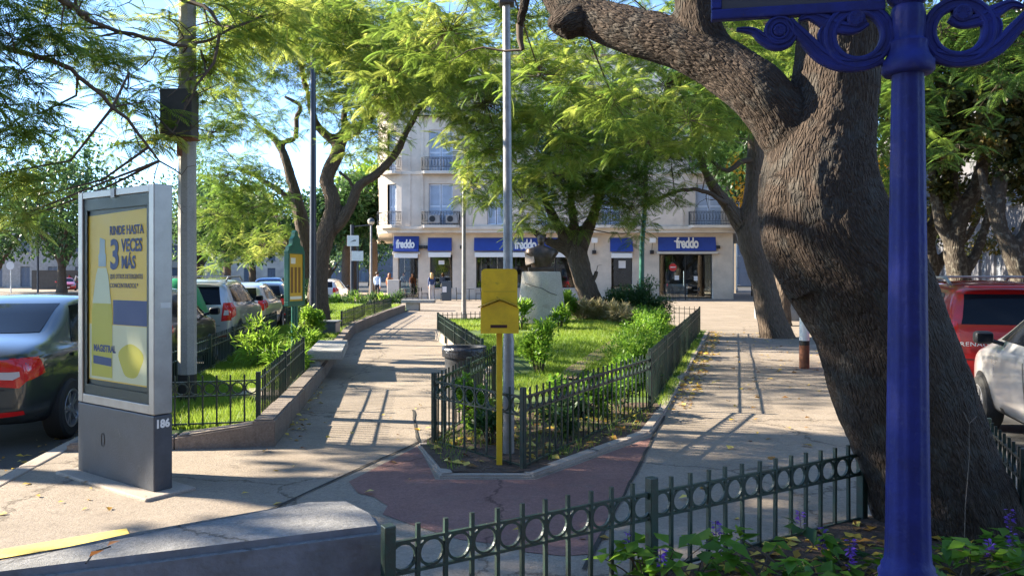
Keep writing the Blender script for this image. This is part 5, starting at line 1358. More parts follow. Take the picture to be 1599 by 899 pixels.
# ------------------------------------------------------------------ stems
def resample(path, step):
    P = [Vector(p[:3]) for p in path]; r = [p[3] for p in path]; out = []
    for i in range(len(P)-1):
        a, b, c, d = P[max(i-1,0)], P[i], P[i+1], P[min(i+2,len(P)-1)]
        k = max(2, int((c-b).length/step))
        for j in range(k):
            t = j/k; out.append((*(.5*((2*b)+(c-a)*t+(2*a-5*b+4*c-d)*t*t+(3*b-a-3*c+d)*t**3)), r[i]+(r[i+1]-r[i])*t))
    out.append((*P[-1], r[-1])); return out
def stems_mesh(name, paths, voxel, m, rough=.03, ridge=.0, seed=0):
    """tubes melted into one skin, with lumps and ridges, and stem coordinates for the bark"""
    mb = MB(); S = []; Sr = []; Ss = []; Sa = []
    for path in paths:
        q = resample(path, max(voxel*3, .05)); mb.tube([p[:3] for p in q], [p[3] for p in q], 16)
        s = 0.0; prev = None
        for i, p in enumerate(q):
            v = Vector(p[:3]); s += (v-prev).length if prev else 0; prev = v
            nx = Vector(q[min(i+1,len(q)-1)][:3]) - Vector(q[max(i-1,0)][:3])
            S.append(v[:]); Sr.append(p[3]); Ss.append(s); Sa.append(nx.normalized()[:])
    me0 = mb.mesh('s', m)
    o = bpy.data.objects.new('tmp', me0); COL.objects.link(o); md = o.modifiers.new('r','REMESH'); md.mode = 'VOXEL'; md.voxel_size = voxel
    sm = o.modifiers.new('c','SMOOTH'); sm.factor = .5; sm.iterations = 4
    me = bpy.data.meshes.new_from_object(o.evaluated_get(bpy.context.evaluated_depsgraph_get())); bpy.data.objects.remove(o)
    n = len(me.vertices); V = np.empty(n*3); me.vertices.foreach_get('co', V); V = V.reshape(-1,3)
    N_ = np.empty(n*3); me.vertices.foreach_get('normal', N_); N_ = N_.reshape(-1,3)
    S = np.array(S); Sr = np.array(Sr); Ss = np.array(Ss); Sa = np.array(Sa)
    idx = np.empty(n, int)
    for b in range(0, n, 4000):
        d = np.linalg.norm(V[b:b+4000,None,:]-S[None], axis=2) - Sr[None]; idx[b:b+4000] = d.argmin(1)
    ax = Sa[idx]; rel = V-S[idx]; along = Ss[idx] + (rel*ax).sum(1); rad = rel - ax*(rel*ax).sum(1)[:,None]
    e1 = unit(np.cross(ax, np.where(np.abs(ax[:,1:2]) < .9, [[0,1,0]], [[1,0,0]]))); e2 = np.cross(ax, e1)
    u = (rad*e1).sum(1); v = (rad*e2).sum(1)
    bark = np.c_[u, v, along]
    lump = (vnoise(V*3.1+seed)-.5)*.6 + (vnoise(V*7.3+seed)-.5)*.4
    disp = rough*lump*2
    if ridge:
        q = bark*np.array([50,50,6.5]); q = q + (vnoise(q*.6+3)[:,None]-.5)*2.2
        rg = np.abs(vnoise(q)-.5)*2; rg2 = np.abs(vnoise(q*2.1+9)-.5)*2
        disp = disp + ridge*(np.minimum(rg*2.2,1)-.6) + ridge*.4*(rg2-.4)
    V = V + N_*disp[:,None]; me.vertices.foreach_set('co', V.ravel())
    at = me.attributes.new('bark','FLOAT_VECTOR','POINT'); at.data.foreach_set('vector', bark.astype(np.float32).ravel())
    me.materials.clear(); me.materials.append(m); me.polygons.foreach_set('use_smooth', [True]*len(me.polygons)); me.update(); me.name = name
    return me, S

def pw(D, pts):
    """stem path from photo points (px, py, r_px[, depth])"""
    out = []
    for p in pts:
        d = p[3] if len(p) > 3 else D; w = W(p[0], p[1], d); out.append((w.x, w.y, w.z, p[2]*d/FPX))
    return out

def tree(name, label, trunk, limbs, clumps, voxel, bark, leaf, size=.42, pairs=10, k=3.2, rough=.03, ridge=0, per=6, extra=None, tl=(.15,.75), gdepth=1.0):
    """trunk and limbs: paths (x,y,z,r); clumps: (px, py, depth, rx_px, ry_px[, density[, tint shift]])"""
    base = trunk[0]
    t = thing(name, label, 'tree', (base[0], base[1], 0))
    off = Vector((base[0], base[1], 0))
    sh = lambda path: [(p[0]-off.x, p[1]-off.y, p[2], p[3]) for p in path]
    thick = [sh(trunk)]; thin = []
    for l in limbs:
        l = sh(l); k0 = next((i for i, p in enumerate(l) if p[3] < voxel*1.25), len(l))
        if k0 >= 2: thick.append(l[:k0])
        if k0 < len(l): thin.append(l[max(k0-1,0):] if len(l)-max(k0-1,0) > 1 else l[-2:])
    me, S = stems_mesh('trunk', thick, voxel, bark, rough, ridge, seed=len(label))
    add('trunk', me, t)
    parts = []; tw = MB(); S = [tuple(q) for q in S]
    for l in thin:
        q = resample(l, .12); q = [(Vector(p[:3])+Vector(rng.normal(0,.012,3)), p[3]) for p in q]
        MB().tube([p[0] for p in q], [p[1] for p in q], 7, False).build('branch', M['twig'], t, smooth=True)
        S += [p[0][:] for p in q]
        for i in range(2, len(q), 2):                                   # crooked side twigs
            p = q[i][0].copy(); d = Vector(rng.normal(0,1,3)).normalized(); pts = [p]
            for _ in range(int(rng.integers(3,7))):
                d = (d+Vector(rng.normal(0,.5,3))+Vector((0,0,-.12))).normalized(); p = p+d*(.10+.08*rng.random()); pts.append(p)
            tw.tube(pts, list(np.linspace(min(.010, q[i][1]*.6), .003, len(pts))), 4, False)
    S = np.array(S)
    for c in clumps:
        px, py, d, rx, ry = c[:5]; kk = c[5] if len(c) > 5 else 1; ts = c[6] if len(c) > 6 else 0
        C = np.array(W(px,py,d)-off); a, b = rx*d/FPX, ry*d/FPX; Rr = np.array([a, max(a,b)*gdepth, b])
        cell = (size*1.0*FPX/d)**2
        n = max(3, int(k*kk*(.28 if py < -50 else 1.06)*rx*ry/cell*2.2))
        pt, SS = sprays(C, Rr, n, size, T_FR[pairs], per, tl[0]+ts, tl[1]+ts)
        parts.append(pt)
        j = np.linalg.norm(S-C-np.array([0,0,-.2]), axis=1).argmin(); root = Vector(S[j]); cv = Vector(C) - Vector((0,0,.15*b))
        if (root-cv).length < 4.5:
            mid = root.lerp(cv,.5)+Vector(rng.normal(0,.12,3)); tw.tube([root, mid, cv], [.016,.012,.008], 5, False)
        for q in SS[:int(len(SS)*.8)]:
            q = Vector(q); m_ = cv.lerp(q,.55)+Vector(rng.normal(0,.07,3)); tw.tube([cv.lerp(q,.08), m_, q], [.006,.004,.002], 3, False)
    if extra: parts += extra(off)
    leaf_obj('crown', parts, leaf, t)
    if tw.v:
        tag(tw.build('twigs', M['twig'], t), kind='stuff')
    return t

# big near tree at the right
TR = pw(4.8, [(1520,990,150),(1502,930,126),(1490,880,112),(1473,800,102),(1441,700,99),(1404,600,102),(1368,500,98),(1334,430,105),(1289,350,100),(1280,260,86),(1298,170,68),(1309,80,63),(1312,0,61),(1318,-120,56),(1345,-320,48),(1400,-520,34)])
TL = [pw(4.80, [(1290,290,54),(1240,215,50),(1188,148,45),(1130,104,41,4.92),(1060,70,38,5.03),(985,48,35,5.20),(925,28,32,5.38),(882,2,29,5.49),(850,-60,26,5.67),(780,-190,20,6.13),(690,-300,15,6.71)]),
      pw(4.97, [(1120,100,38),(1092,45,35),(1090,-15,33),(1110,-120,28),(1090,-260,20)]),
      pw(5.38, [(905,30,28),(876,42,24),(868,50,17)]),
      pw(4.80, [(1440,690,70),(1500,780,80),(1545,860,70),(1590,940,50)]),
      pw(5.32, [(1365,420,30),(1385,460,44),(1420,500,55),(1470,620,50)]),
      pw(4.72, [(1240,300,46),(1224,345,34),(1238,390,40),(1275,440,50)]),
      pw(5.49, [(880,0,14),(835,-40,10),(812,40,6,5.67),(815,80,4,5.67)])]
def droop(px, y0, y1, d, n=4):
    return None
C1 = [(700,40,11.2,120,80),(610,120,12.6,80,75),(760,150,12.3,100,85),(845,110,10.1,80,60,.8),(820,20,11.5,80,55),(900,60,13,90,50),(1040,125,11.5,90,50),(1120,165,12,60,60),(950,-15,10.5,90,40),(1150,110,12.5,60,70),(720,110,14,90,60),(760,225,13,60,55),(745,290,12,36,36,.6),(905,140,14,100,55),(1240,60,13,50,60),(640,60,14,80,60),(960,150,9.8,100,55,.7),(1075,180,10.4,90,55,.7),(1150,60,8.7,70,60,.7),(1010,10,8.7,90,45,.6),(1210,10,8.4,60,60,.6),
      (540,40,13.3,90,75),(770,270,14.0,50,60,.8),(820,310,13.3,34,50,.7),(880,200,11.9,80,60,.8),(1010,215,11.2,90,45,.6),(560,200,14.7,50,60,.6),
      (1405,200,11.9,40,110,.8,-.4),(1440,90,11.2,70,80,.7,-.4),(1560,120,11.9,60,60,.6,-.4),(1500,220,12.6,60,40,.35,-.4),  # negative tint shift darkens the right clumps' leaf colour in place of shade
      (800,-120,9.8,160,90),(1000,-160,9.1,160,90),(1250,-180,8.4,170,90),(1480,-120,9.8,160,90),(620,-90,11.9,120,80),(1100,-380,8.4,300,120,.6),(1500,-400,8.4,250,120,.6),(590,60,14,90,60,.9),(490,30,13,90,50,.9),(1080,60,11,60,40,.9),(1000,70,12,80,40,.9),(870,270,13,60,40,.7),(1210,120,13,30,60,.8),(1470,40,10,90,60,.9,-.4),(1575,60,10,60,60,.9,-.4),(1400,110,11,40,60,.9,-.4)]
tree('jacaranda_tree', 'massive leaning furrowed trunk behind the blue lamp post', TR, TL, C1, .0165, M['bark'], M['leaf'], .33, 13, 4.6, .016, .0075, tl=(.25,.9), per=7)

# leaning tree on the right footpath
T2 = pw(19.8, [(1218,545,32),(1214,527,26),(1203,490,21),(1192,440,19),(1180,400,20),(1172,362,21),(1177,320,17),(1180,270,15),(1182,223,14),(1186,150,12),(1200,60,9),(1190,-40,6)])
L2 = [pw(19.8, [(1170,372,14),(1156,350,12),(1138,322,10),(1118,297,8),(1098,262,6),(1085,220,4)]), pw(19.6, [(1135,318,4),(1105,300,3.4),(1075,296,3),(1045,303,2.6),(1012,322,2)]), pw(19.7, [(1181,250,5),(1155,254,4.5),(1138,266,4),(1120,258,3),(1100,240,2)]),
      pw(19.8, [(1183,200,9),(1220,140,7),(1260,60,5)])]
C2 = [(1050,240,19,70,42),(1110,190,19,70,55),(1160,130,19.5,60,60),(1000,285,18.5,50,36),(1005,350,18.5,22,26,.6),(1060,320,19,26,18,.35),(1120,260,19,40,30,.5),(1230,100,20,80,70),(1330,60,20,90,90),(1150,30,20,120,60),(985,220,18.5,60,50),(1380,250,20.5,28,60,.9),(1400,180,20.5,50,50),(1185,-60,20,160,90,.6)]
def ylw(off):
    out = []
    for px, py, d, r, n in ((1163,300,20.2,24,150),(1150,255,20.3,16,50),(1366,262,20.4,18,90),(1372,290,20.4,10,30),(1180,310,20.2,10,40)):
        C = np.array(W(px,py,d)-off); rr = r*d/FPX; P = sphere(n,.5)*np.array([rr,rr,rr*1.25])+C
        out.append(place(T_KITE, P, rng.normal(size=(n,3))+[0,0,-.5], rng.normal(size=(n,3))+[0,0,1], .10+.05*rng.random(n), np.full(n,.6), rng.random(n)))
    return out
t2 = tree('jacaranda_tree', 'leaning tree on the right footpath, its fork in front of the shop corner', T2, L2, C2, .065, M['bark_far'], M['leaf'], .36, 10, 5, .03, 0, tl=(.05,.6), per=7)
yl = ylw(Vector((T2[0][0],T2[0][1],0))); leaf_obj('yellow_leaves', yl, M['leaf_yellow'], t2)

# tree beside the monument
T3 = pw(20.2, [(930,505,24),(926,480,19),(918,455,17),(908,425,17),(902,400,17),(899,385,14)])
T3[0] = (T3[0][0],T3[0][1],.2,T3[0][3])
L3 = [pw(20.2, [(905,410,12),(890,394,10),(873,385,8.5),(852,374,6.5),(830,360,4)]), pw(20.2, [(903,405,13),(892,385,11),(880,366,9),(868,346,8),(850,310,6),(835,270,4)]), pw(20.2, [(902,405,14),(908,385,12),(915,366,11),(924,345,9),(938,300,7),(955,250,5),(960,200,3)]),
      pw(20.2, [(899,395,9),(897,360,8),(893,320,6),(890,260,4)]), pw(20.1, [(921,447,4),(927,436,3.5),(931,424,3)])]
C3 = [(850,240,20,70,45),(915,215,20,70,45),(965,255,19.8,55,42),(885,285,19.6,70,38),(830,290,19.6,40,40),(940,310,19.6,55,36),(985,318,19.5,40,32,.8),(845,345,19.4,36,24,.7),(905,340,19.6,40,20,.5),(980,362,19.3,24,18,.5),(812,352,19.4,20,26,.7),(870,180,20.5,90,45),(950,160,20.5,80,50),(1010,195,20.5,60,50),(790,200,20.5,50,40,.8),(770,300,19.8,30,30,.6),(1040,300,19.5,40,26,.5),(930,270,19.2,70,40,.8)]
tree('jacaranda_tree', 'forked tree growing on the mounded lawn behind the bronze bust', T3, L3, C3, .065, M['bark_far'], M['leaf'], .36, 10, 6.6, .03, 0, tl=(.2,.9), per=7)

# twisted pair of trunks on the far left lawn
T4 = pw(21, [(496,510,22),(497,480,18),(498,430,14),(503,390,14),(513,357,15),(519,330,12),(519,305,12),(510,284,11),(516,262,11),(528,238,11),(534,215,11),(550,205,9),(572,190,7),(600,150,5)])
L4 = [pw(21, [(508,372,11),(524,355,9.5),(540,337,9),(552,312,8),(562,290,8),(590,270,7.5),(615,245,7),(632,212,6),(650,180,5),(670,140,4)]), pw(21, [(530,226,9),(514,214,8),(498,200,7),(488,175,6),(480,140,5),(470,100,4)]), pw(21, [(545,207,7),(538,190,6),(540,160,5)]),
      pw(21, [(556,300,3),(545,280,2.5),(530,268,2)])]
C4 = [(560,130,20.5,90,60),(480,90,19.5,90,60),(600,200,21,50,40,.7),(520,170,20,60,40,.7),(410,60,19,90,60),(640,110,21,80,60),(560,50,20,120,60),(545,250,22,30,26,.4),(590,235,22,34,30,.5),(440,0,19,140,50),(500,20,20,120,50,.9),(690,60,22,90,60,.8),(655,120,21,60,40,1),(605,150,21,44,30,.9),(705,140,20,60,44,.9),(740,200,20,40,40,.7)]
tree('jacaranda_tree', 'twisting forked tree just right of the dark blue pole', T4, L4, C4, .065, M['bark_far'], M['leaf'], .36, 10, 5, .03, 0, tl=(.15,.9), per=7)
T4b = pw(23.5, [(488,500,16),(484,470,13),(481,430,12),(478,390,12),(472,350,11),(466,320,10),(460,296,9),(452,270,8),(443,240,7),(425,212,5),(395,190,3)])
L4b = [pw(23.5, [(443,240,5),(440,224,4.5),(462,217,4.5),(464,200,4),(463,186,4),(470,168,3.5),(463,160,3),(445,150,2)]), pw(23.5, [(468,330,6),(440,300,5),(400,275,4),(370,262,3)]), pw(23.5, [(478,395,6),(460,385,4),(430,378,3)]), pw(23, [(458,400,3),(440,360,2.5),(425,320,2)])]
C4b = [(360,270,21,55,40),(340,330,20.5,45,50),(390,320,21.5,50,36),(410,265,22,40,36,.7),(355,390,20.5,40,26,.9,.15),(410,380,22,45,30,1,.25),(330,200,20,60,50),(385,180,21,55,36,.8),(430,200,22,36,36,.5),(360,120,20,80,50),(330,420,21,24,12,.7,.2),(440,330,22.5,26,40,.5)]
tree('jacaranda_tree', 'dark trunk left of the blue pole with foliage hanging over the parked cars', T4b, L4b, C4b, .065, M['bark_far'], M['leaf'], .36, 10, 5, .03, 0, tl=(.0,.7), per=7)

# tree whose limbs reach in at the upper left
T5 = [(-3.05,1.7,0,.30),(-3.05,1.75,.6,.24),(-3.1,1.9,2.0,.21),(-3.15,2.2,3.2,.19),(-3.2,2.7,4.2,.15),(-3.1,3.4,5.2,.10)]
L5 = [[(-3.15,2.1,3.1,.12),(-3.6,3.6,3.25,.08),*[(p[0],p[1],p[2],p[3]) for p in pw(7.43, [(0,72,4.8),(60,88,4.2,7.56),(110,108,3.6,7.70),(160,150,3.0,7.83),(215,205,2.4,7.97),(250,250,1.5,8.10),(285,275,0.9,8.10)])]],
      [(-3.15,2.3,3.4,.10),(-3.3,4.2,3.8,.06),*pw(8.10, [(140,30,3.6),(230,60,3.0,8.37),(310,70,2.4,8.64),(370,40,1.8,8.91)])],
      [(-3.2,2.6,4.0,.08),(-3.0,4.4,4.3,.05),*pw(8.37, [(230,-30,3.6),(330,20,3.0,8.64),(340,80,2.4,8.64),(300,150,1.8,8.51),(265,210,1.2,8.37)])]]
C5 = [(20,50,7.3,60,70,1.1,-.2),(60,170,7.8,45,60,.8,-.25),(10,260,7.6,42,60,1,-.2),(40,330,7.6,40,28,1,.15),(130,40,8.4,70,50,.9,-.05),(200,130,8.4,65,50,.7,.05),(245,200,8.4,48,50,.8,.05),(290,60,8.9,80,60,.8,.1),(180,220,8.6,30,26,.4,-.15),(380,40,9.5,80,60,.8),(250,-80,8.4,150,60),(60,-80,7.6,120,70),(300,150,9.2,36,40,.5,.1),(-120,120,6.8,90,150,.8),(70,30,7.6,60,60,1.1,-.15),(15,160,7.4,40,60,1.2,-.25),(60,300,7.8,36,40,.9,.05),(20,345,7.6,36,20,1.1,.2),(150,110,8.4,50,40,.8,0),(330,110,9,50,50,.8,.1),(400,20,9.5,90,50,1,.1)]
tree('jacaranda_tree', 'tree reaching in at the upper left with thin dark twigs over the poster case', T5, L5, C5, .03, M['bark_far'], M['leaf'], .33, 13, 5.5, .02, 0, tl=(.25,.9), per=7)

# street trees across the avenue, outside the picture, that shade the foreground
def round_tree(name, label, x, y, h, cr, cz, n, leafm, L=.25, trunk_r=.25, lob=9, bark=None, tpl=T_KITE, wd=.55, fork=4, tl=(.0,1.0), zsq=.8, lean=0):
    t = thing(name, label, 'tree', (x,y,0))
    paths = [[(0,0,-.15,trunk_r*1.4),(0,0,.5,trunk_r),(lean*.5,.0,cz-cr*.8,trunk_r*.75),(lean,0,cz,trunk_r*.4)]]
    for i in range(fork):
        a = i*6.28/fork+random.random(); paths.append([(lean*.4,0,cz-cr*(.8+.2*random.random()),trunk_r*.6),(lean*.5+cr*.35*math.cos(a),cr*.35*math.sin(a),cz-cr*.3,trunk_r*.4),(lean+cr*.75*math.cos(a),cr*.75*math.sin(a),cz+cr*.2,trunk_r*.15)])
    me, S = stems_mesh('trunk', paths, max(.10, trunk_r*.4), bark or M['bark_far'], .05, 0); add('trunk', me, t)
    C = []
    for i in range(lob):
        a = i*2.399; q = (i+.5)/lob; zz = 1-2*q; rr = math.sqrt(1-zz*zz); C.append((lean+cr*.62*rr*math.cos(a), cr*.62*rr*math.sin(a), cz+cr*.62*zz*zsq))
    parts = []
    for c in C:
        m_ = n//lob; sub = 10
        B = sphere(sub,.4)*cr*.5*np.array([1,1,zsq])+np.array(c); ii = rng.integers(0,sub,m_)
        P = B[ii] + sphere(m_,.5)*cr*.22; o = unit(P-np.array([lean,0,cz]))
        D = rng.normal(size=(m_,3))*.6+o*.5+np.array([0,0,-.3]); U = rng.normal(size=(m_,3))*.5+np.array([0,0,1])
        T = tl[0]+(tl[1]-tl[0])*(rng.random(m_)*.5+.5*rng.random(sub)[ii])
        parts.append(place(tpl, P, D, U, L*(.6+.8*rng.random(m_)), np.full(m_,wd), T))
    leaf_obj('crown', parts, leafm, t); return t
round_tree('street_tree', 'shade tree standing in the avenue, outside the picture on the left', -12.0,7.7,9,2.8,7.1,4200,M['leaf'],.24,zsq=.45)

round_tree('street_tree', 'second shade tree in the avenue, outside the picture on the left', -12.0,4.0,11,2.5,8.6,4600,M['leaf'],.24,zsq=.7)

round_tree('street_tree', 'thin crowned tree in the avenue, outside the picture, third of three', -15.0,15.5,11,2.8,8.8,1500,M['leaf'],.26)

# trees far across the avenue
for x, y, h, cr, cz, n, lm, lab in (
    (-41,70,15,7.0,8.6,9000,M['leaf_far'],'big hazy tree across the avenue, left of the poster case'),
    (-50,74,14,6.5,7.6,7000,M['leaf_dark'],'dark tree across the avenue at the picture edge'),
    (-35,86,15,7.0,8.5,7000,M['leaf_far'],'tree across the avenue just behind the poster case'),
    (-27,80,13,5.5,7.6,6000,M['leaf_dark'],'dark tree across the avenue, between the poster case and pole'),
    (-23,62,10,4.0,6.0,6000,M['leaf_far'],'tree across the avenue above the silver sport utility'),
    (-21,78,11,4.5,6.5,5000,M['leaf_dark'],'dark tree across the avenue above the hatchbacks'),
    (-19.5,95,12,5.0,7.0,5000,M['leaf_far'],'pale tree far up the avenue, left of the crossing'),
    (-13.4,62,11,3.4,6.8,7000,M['leaf_dark'],'dense dark tree beside the avenue corner of the shop building'),
    (-15.5,75,12,3.8,8.0,6000,M['leaf_far'],'tall pale tree behind the sign post at the crossing'),
    (-12.6,70,13,3.0,9.6,5000,M['leaf_bright'],'bright tree rising left of the rounded building corner'),
    (-22,120,15,7,8,5000,M['leaf_far'],'hazy tree at the far end of the avenue'),
    (-31,130,15,8,8,5000,M['leaf_far'],'hazy tree at the far end of the avenue, behind the hatchbacks')):
    round_tree('street_tree', lab, x, y, h, cr, cz, n, lm, .42 if y > 60 else .32, .3+.01*h, 11)

# plane trees of the side street, several stems each
def plane_tree(label, stems, clumps, D, lm=None):
    t = thing('plane_tree', label, 'tree', (W(stems[0][0][0],430,D).x, D, 0)); off = Vector((t.location.x, D, 0))
    paths = [[(p[0]-off.x,p[1]-off.y,p[2],p[3]) for p in pw(D, s)] for s in stems]
    for p in paths[:1]: p[0] = (p[0][0],p[0][1],-.1,p[0][3])
    me, S = stems_mesh('trunk', paths, .08, M['bark_plane'], .04, 0); add('trunk', me, t)
    parts = []
    for px, py, d, rx, ry, n in clumps:
        C = np.array(W(px,py,d)-off); a, b = rx*d/FPX, ry*d/FPX; B = sphere(14,.4)*np.array([a,a,b])*.9+C; ii = rng.integers(0,14,n)
        P = B[ii]+sphere(n,.5)*a*.4; parts.append(place(T_LEAF, P, rng.normal(size=(n,3))+[0,0,-.4], rng.normal(size=(n,3))*.5+[0,0,1], .13+.10*rng.random(n), np.full(n,.8), np.clip(rng.random(n)*.6+.5*rng.random(14)[ii],0,1)))
    leaf_obj('crown', parts, lm or M['leaf_olive'], t)
plane_tree('plane tree with forking pale stems right of the blue post, over the red car', [[(1505,520,20),(1500,440,17),(1490,390,15),(1500,340,13),(1530,280,11),(1540,210,9),(1550,100,6)],[(1492,395,11),(1470,350,9),(1460,290,8),(1450,210,6)],[(1498,345,8),(1490,290,7),(1495,220,5)],[(1502,430,10),(1525,395,8),(1545,330,6),(1560,250,5)]],
    [(1480,150,25,70,60,3200),(1540,130,25,70,60,3200),(1450,210,25.5,50,50,1800),(1510,215,25,70,34,2200),(1580,190,25,50,50,1800),(1440,100,26,70,70,2200),(1540,60,25,110,60,3200),(1465,290,26,36,50,800),(1540,290,27,50,36,700),(1500,330,28,40,30,350),(1500,-40,25,160,70,3500)], 26)
plane_tree('plane tree with mottled stem at the right picture edge', [[(1605,520,18),(1595,440,14),(1575,385,13),(1558,340,11),(1562,290,10),(1572,230,8),(1580,120,6)],[(1570,370,9),(1545,320,7),(1530,260,5)],[(1585,400,9),(1610,330,8),(1620,230,6)]],
    [(1570,160,22,70,50,2200),(1610,210,22,60,70,2200),(1600,90,22,90,70,2400),(1550,210,22,36,30,700),(1590,290,23,36,30,500)], 22.5)
plane_tree('dark plane tree close behind the blue post, leaning stems', [[(1440,520,18),(1450,430,15),(1445,380,13),(1420,320,11),(1405,250,9),(1400,150,7)],[(1446,390,11),(1462,340,9),(1478,280,8),(1490,220,6)],[(1450,440,9),(1475,400,8),(1510,370,6),(1530,330,5)]],
    [(1410,200,29,60,70,2600),(1450,120,29,80,70,2600),(1480,200,29,60,50,2000),(1400,320,30,40,60,1400),(1460,350,32,40,40,900),(1540,380,34,50,24,600)], 30)
plane_tree('dark street tree down the side street behind the leaning tree', [[(1232,485,14),(1234,440,11),(1230,390,9),(1225,330,8),(1240,260,6)],[(1231,400,6),(1250,360,5),(1270,320,4)]],
    [(1225,330,36,40,40,500),(1255,290,36,50,50,500),(1235,390,37,26,36,300)], 36, M['leaf_dark'])

for d, lab in ((24.5,'nearest to the footpath'),(28.5,'first beyond the nearest'),(33.5,'second beyond the nearest'),(39,'third beyond the nearest'),(45,'fourth beyond the nearest'),(52,'fifth beyond the nearest'),(60,'farthest of the row')):
    round_tree('street_tree', 'dark street tree in the row behind the leaning tree, '+lab, KR(d)-1.0, d, 13, 3.8, 9.2, 6000, M['leaf_dark'], .30, .26, 11)
for x, y, lab in ((-5,-9,'left one'),(4,-11,'right one')):
    round_tree('street_tree', 'tree standing behind the viewer, outside the picture, '+lab, x, y, 10, 3.6, 6.6, 4000, M['leaf'], .34, .25, 9)
# ------------------------------------------------------------------ other buildings
SHUT = mat('grey_shutter', (.20,.22,.26), .6, var=.15, vscale=4)
def row_house(name, label, x0, d0, x1, d1, h, nwin, wallm, floors=3, depth=10, side=-1):
    """terrace house along a street line; windows with shutters and a cornice"""
    a, b = Vector((x0,d0,0)), Vector((x1,d1,0)); L = (b-a).length; ang = math.atan2(b.y-a.y, b.x-a.x)
    t = thing(name, label, 'building', a, ang)
    fh = h/floors; ops = []
    for f in range(floors):
        for i in range(nwin):
            cx = L*(i+.5)/nwin; ops.append((cx-.55,cx+.55,f*fh+(.6 if f else .2),f*fh+min(fh-.5,2.7)))
    y0, y1 = (0, depth) if side > 0 else (-depth, 0)
    yf = 0
    wall_open(0, L, 0, h, min(yf, yf-.3*-side), max(yf, yf+.3*side) if side > 0 else 0, ops, wallm, 'wall', t) if side > 0 else wall_open(0, L, 0, h, -.3, 0, ops, wallm, 'wall', t)
    yb = .32 if side > 0 else -.32
    MB().box((.02,min(yb,yb+side*depth),0),(L-.02,max(yb,yb+side*depth),h-.05)).build('house_core', M['interior'], t)
    MB().bbox((-.05,min(-.22*side,.3*side),h),(L+.05,max(-.22*side,.3*side),h+.3), .03).build('cornice', M['grey'], t)
    for (p, q, z0, z1) in ops:
        w = thing('window', None, None); w.parent = t
        yy = .12*side
        mb = MB()
        for lf in range(2):
            u0, u1 = p+(q-p)/2*lf+.02, p+(q-p)/2*(lf+1)-.02
            mb.box((u0,min(yy,yy+.04*side),z0+.02),(u0+.06,max(yy,yy+.04*side),z1-.02)).box((u1-.06,min(yy,yy+.04*side),z0+.02),(u1,max(yy,yy+.04*side),z1-.02))
            z = z0+.05
            while z < z1-.1:
                mb._add([(u0+.06,yy,z),(u1-.06,yy,z),(u1-.06,yy+.04*side,z+.07),(u0+.06,yy+.04*side,z+.07)],[(0,1,2,3)]); z += .09
        mb.build('shutter', SHUT, w)
        MB().bbox((p-.12,min(-.12*side,.05*side),z0-.12),(q+.12,max(-.12*side,.05*side),z0-.01), .01).build('sill', M['grey'], w)
    return t
def RW(d): return KR(d)+9.6
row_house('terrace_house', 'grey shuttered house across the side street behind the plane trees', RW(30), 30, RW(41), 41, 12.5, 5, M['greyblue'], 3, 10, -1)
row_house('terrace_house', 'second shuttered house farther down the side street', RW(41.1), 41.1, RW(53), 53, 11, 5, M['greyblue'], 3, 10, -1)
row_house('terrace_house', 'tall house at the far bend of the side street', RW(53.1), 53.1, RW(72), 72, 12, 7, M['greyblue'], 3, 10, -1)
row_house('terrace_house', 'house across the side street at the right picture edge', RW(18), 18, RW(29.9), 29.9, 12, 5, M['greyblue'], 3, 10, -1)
row_house('white_house', 'white rusticated house next to the shop building in the side street', bx(1146)+5.2, 69.3, bx(1146)+10.2, 86, 9, 5, M['trim'], 2, 10, 1)
row_house('apartment_block', 'block closing the far end of the side street', 22, 118, 52, 112, 16, 9, M['greyblue'], 4, 10, 1)
row_house('low_building', 'low dark roofed building across the avenue at the left picture edge', -66, 96, -50, 98, 8.0, 5, M['grey'], 2, 10, 1)
row_house('apartment_block', 'pale block behind the trees across the avenue', -49, 108, -30, 112, 9.5, 6, M['upper'], 3, 10, 1)
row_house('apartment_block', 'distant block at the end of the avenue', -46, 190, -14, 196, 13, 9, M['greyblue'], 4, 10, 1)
row_house('apartment_block', 'block behind the viewer across the street, outside the picture', 40, -20, -40, -20, 15, 14, M['greyblue'], 4, 10, 1)
gw = thing('graffiti_wall', 'low wall with red and white graffiti across the avenue', 'wall', (-55,88,0))
MB().box((0,0,0),(13,.25,2.2)).build('masonry', M['roofdark'], gw)
gm = mat('graffiti_red', (.42,.05,.05), .8); gwm = mat('graffiti_white', (.7,.68,.66), .8)
for i in range(7):
    pts = [(3.4+i*.75+random.uniform(-.1,.1), -.02, .6+random.uniform(0,.25)), (3.6+i*.75, -.02, 1.7+random.uniform(-.2,.2)), (3.9+i*.75, -.02, 1.1+random.uniform(-.2,.3)), (4.1+i*.75, -.02, .6+random.uniform(0,.3))]
    MB().tube(pts, .09, 5).build('graffiti', gm if i % 2 else gwm, gw)
fl = thing('street_pole', 'thin lamp pole across the avenue left of the poster case', 'pole', (-43.8,71,0)); MB().tube([(0,0,0),(0,0,8.2)], .09, 8).build('shaft', M['darkblue'], fl)
rs = thing('round_sign', 'small round traffic sign on a pale post across the avenue', 'sign', (-46.3,71,0)); MB().tube([(0,0,0),(0,0,2.7)], .06, 8).build('post', M['whitepaint'], rs); MB().lathe([(.38,0),(.38,.04)], 20, (0,-.1,2.5), ax='y').build('disc', mat('sign_face', (.55,.55,.58), .5), rs)

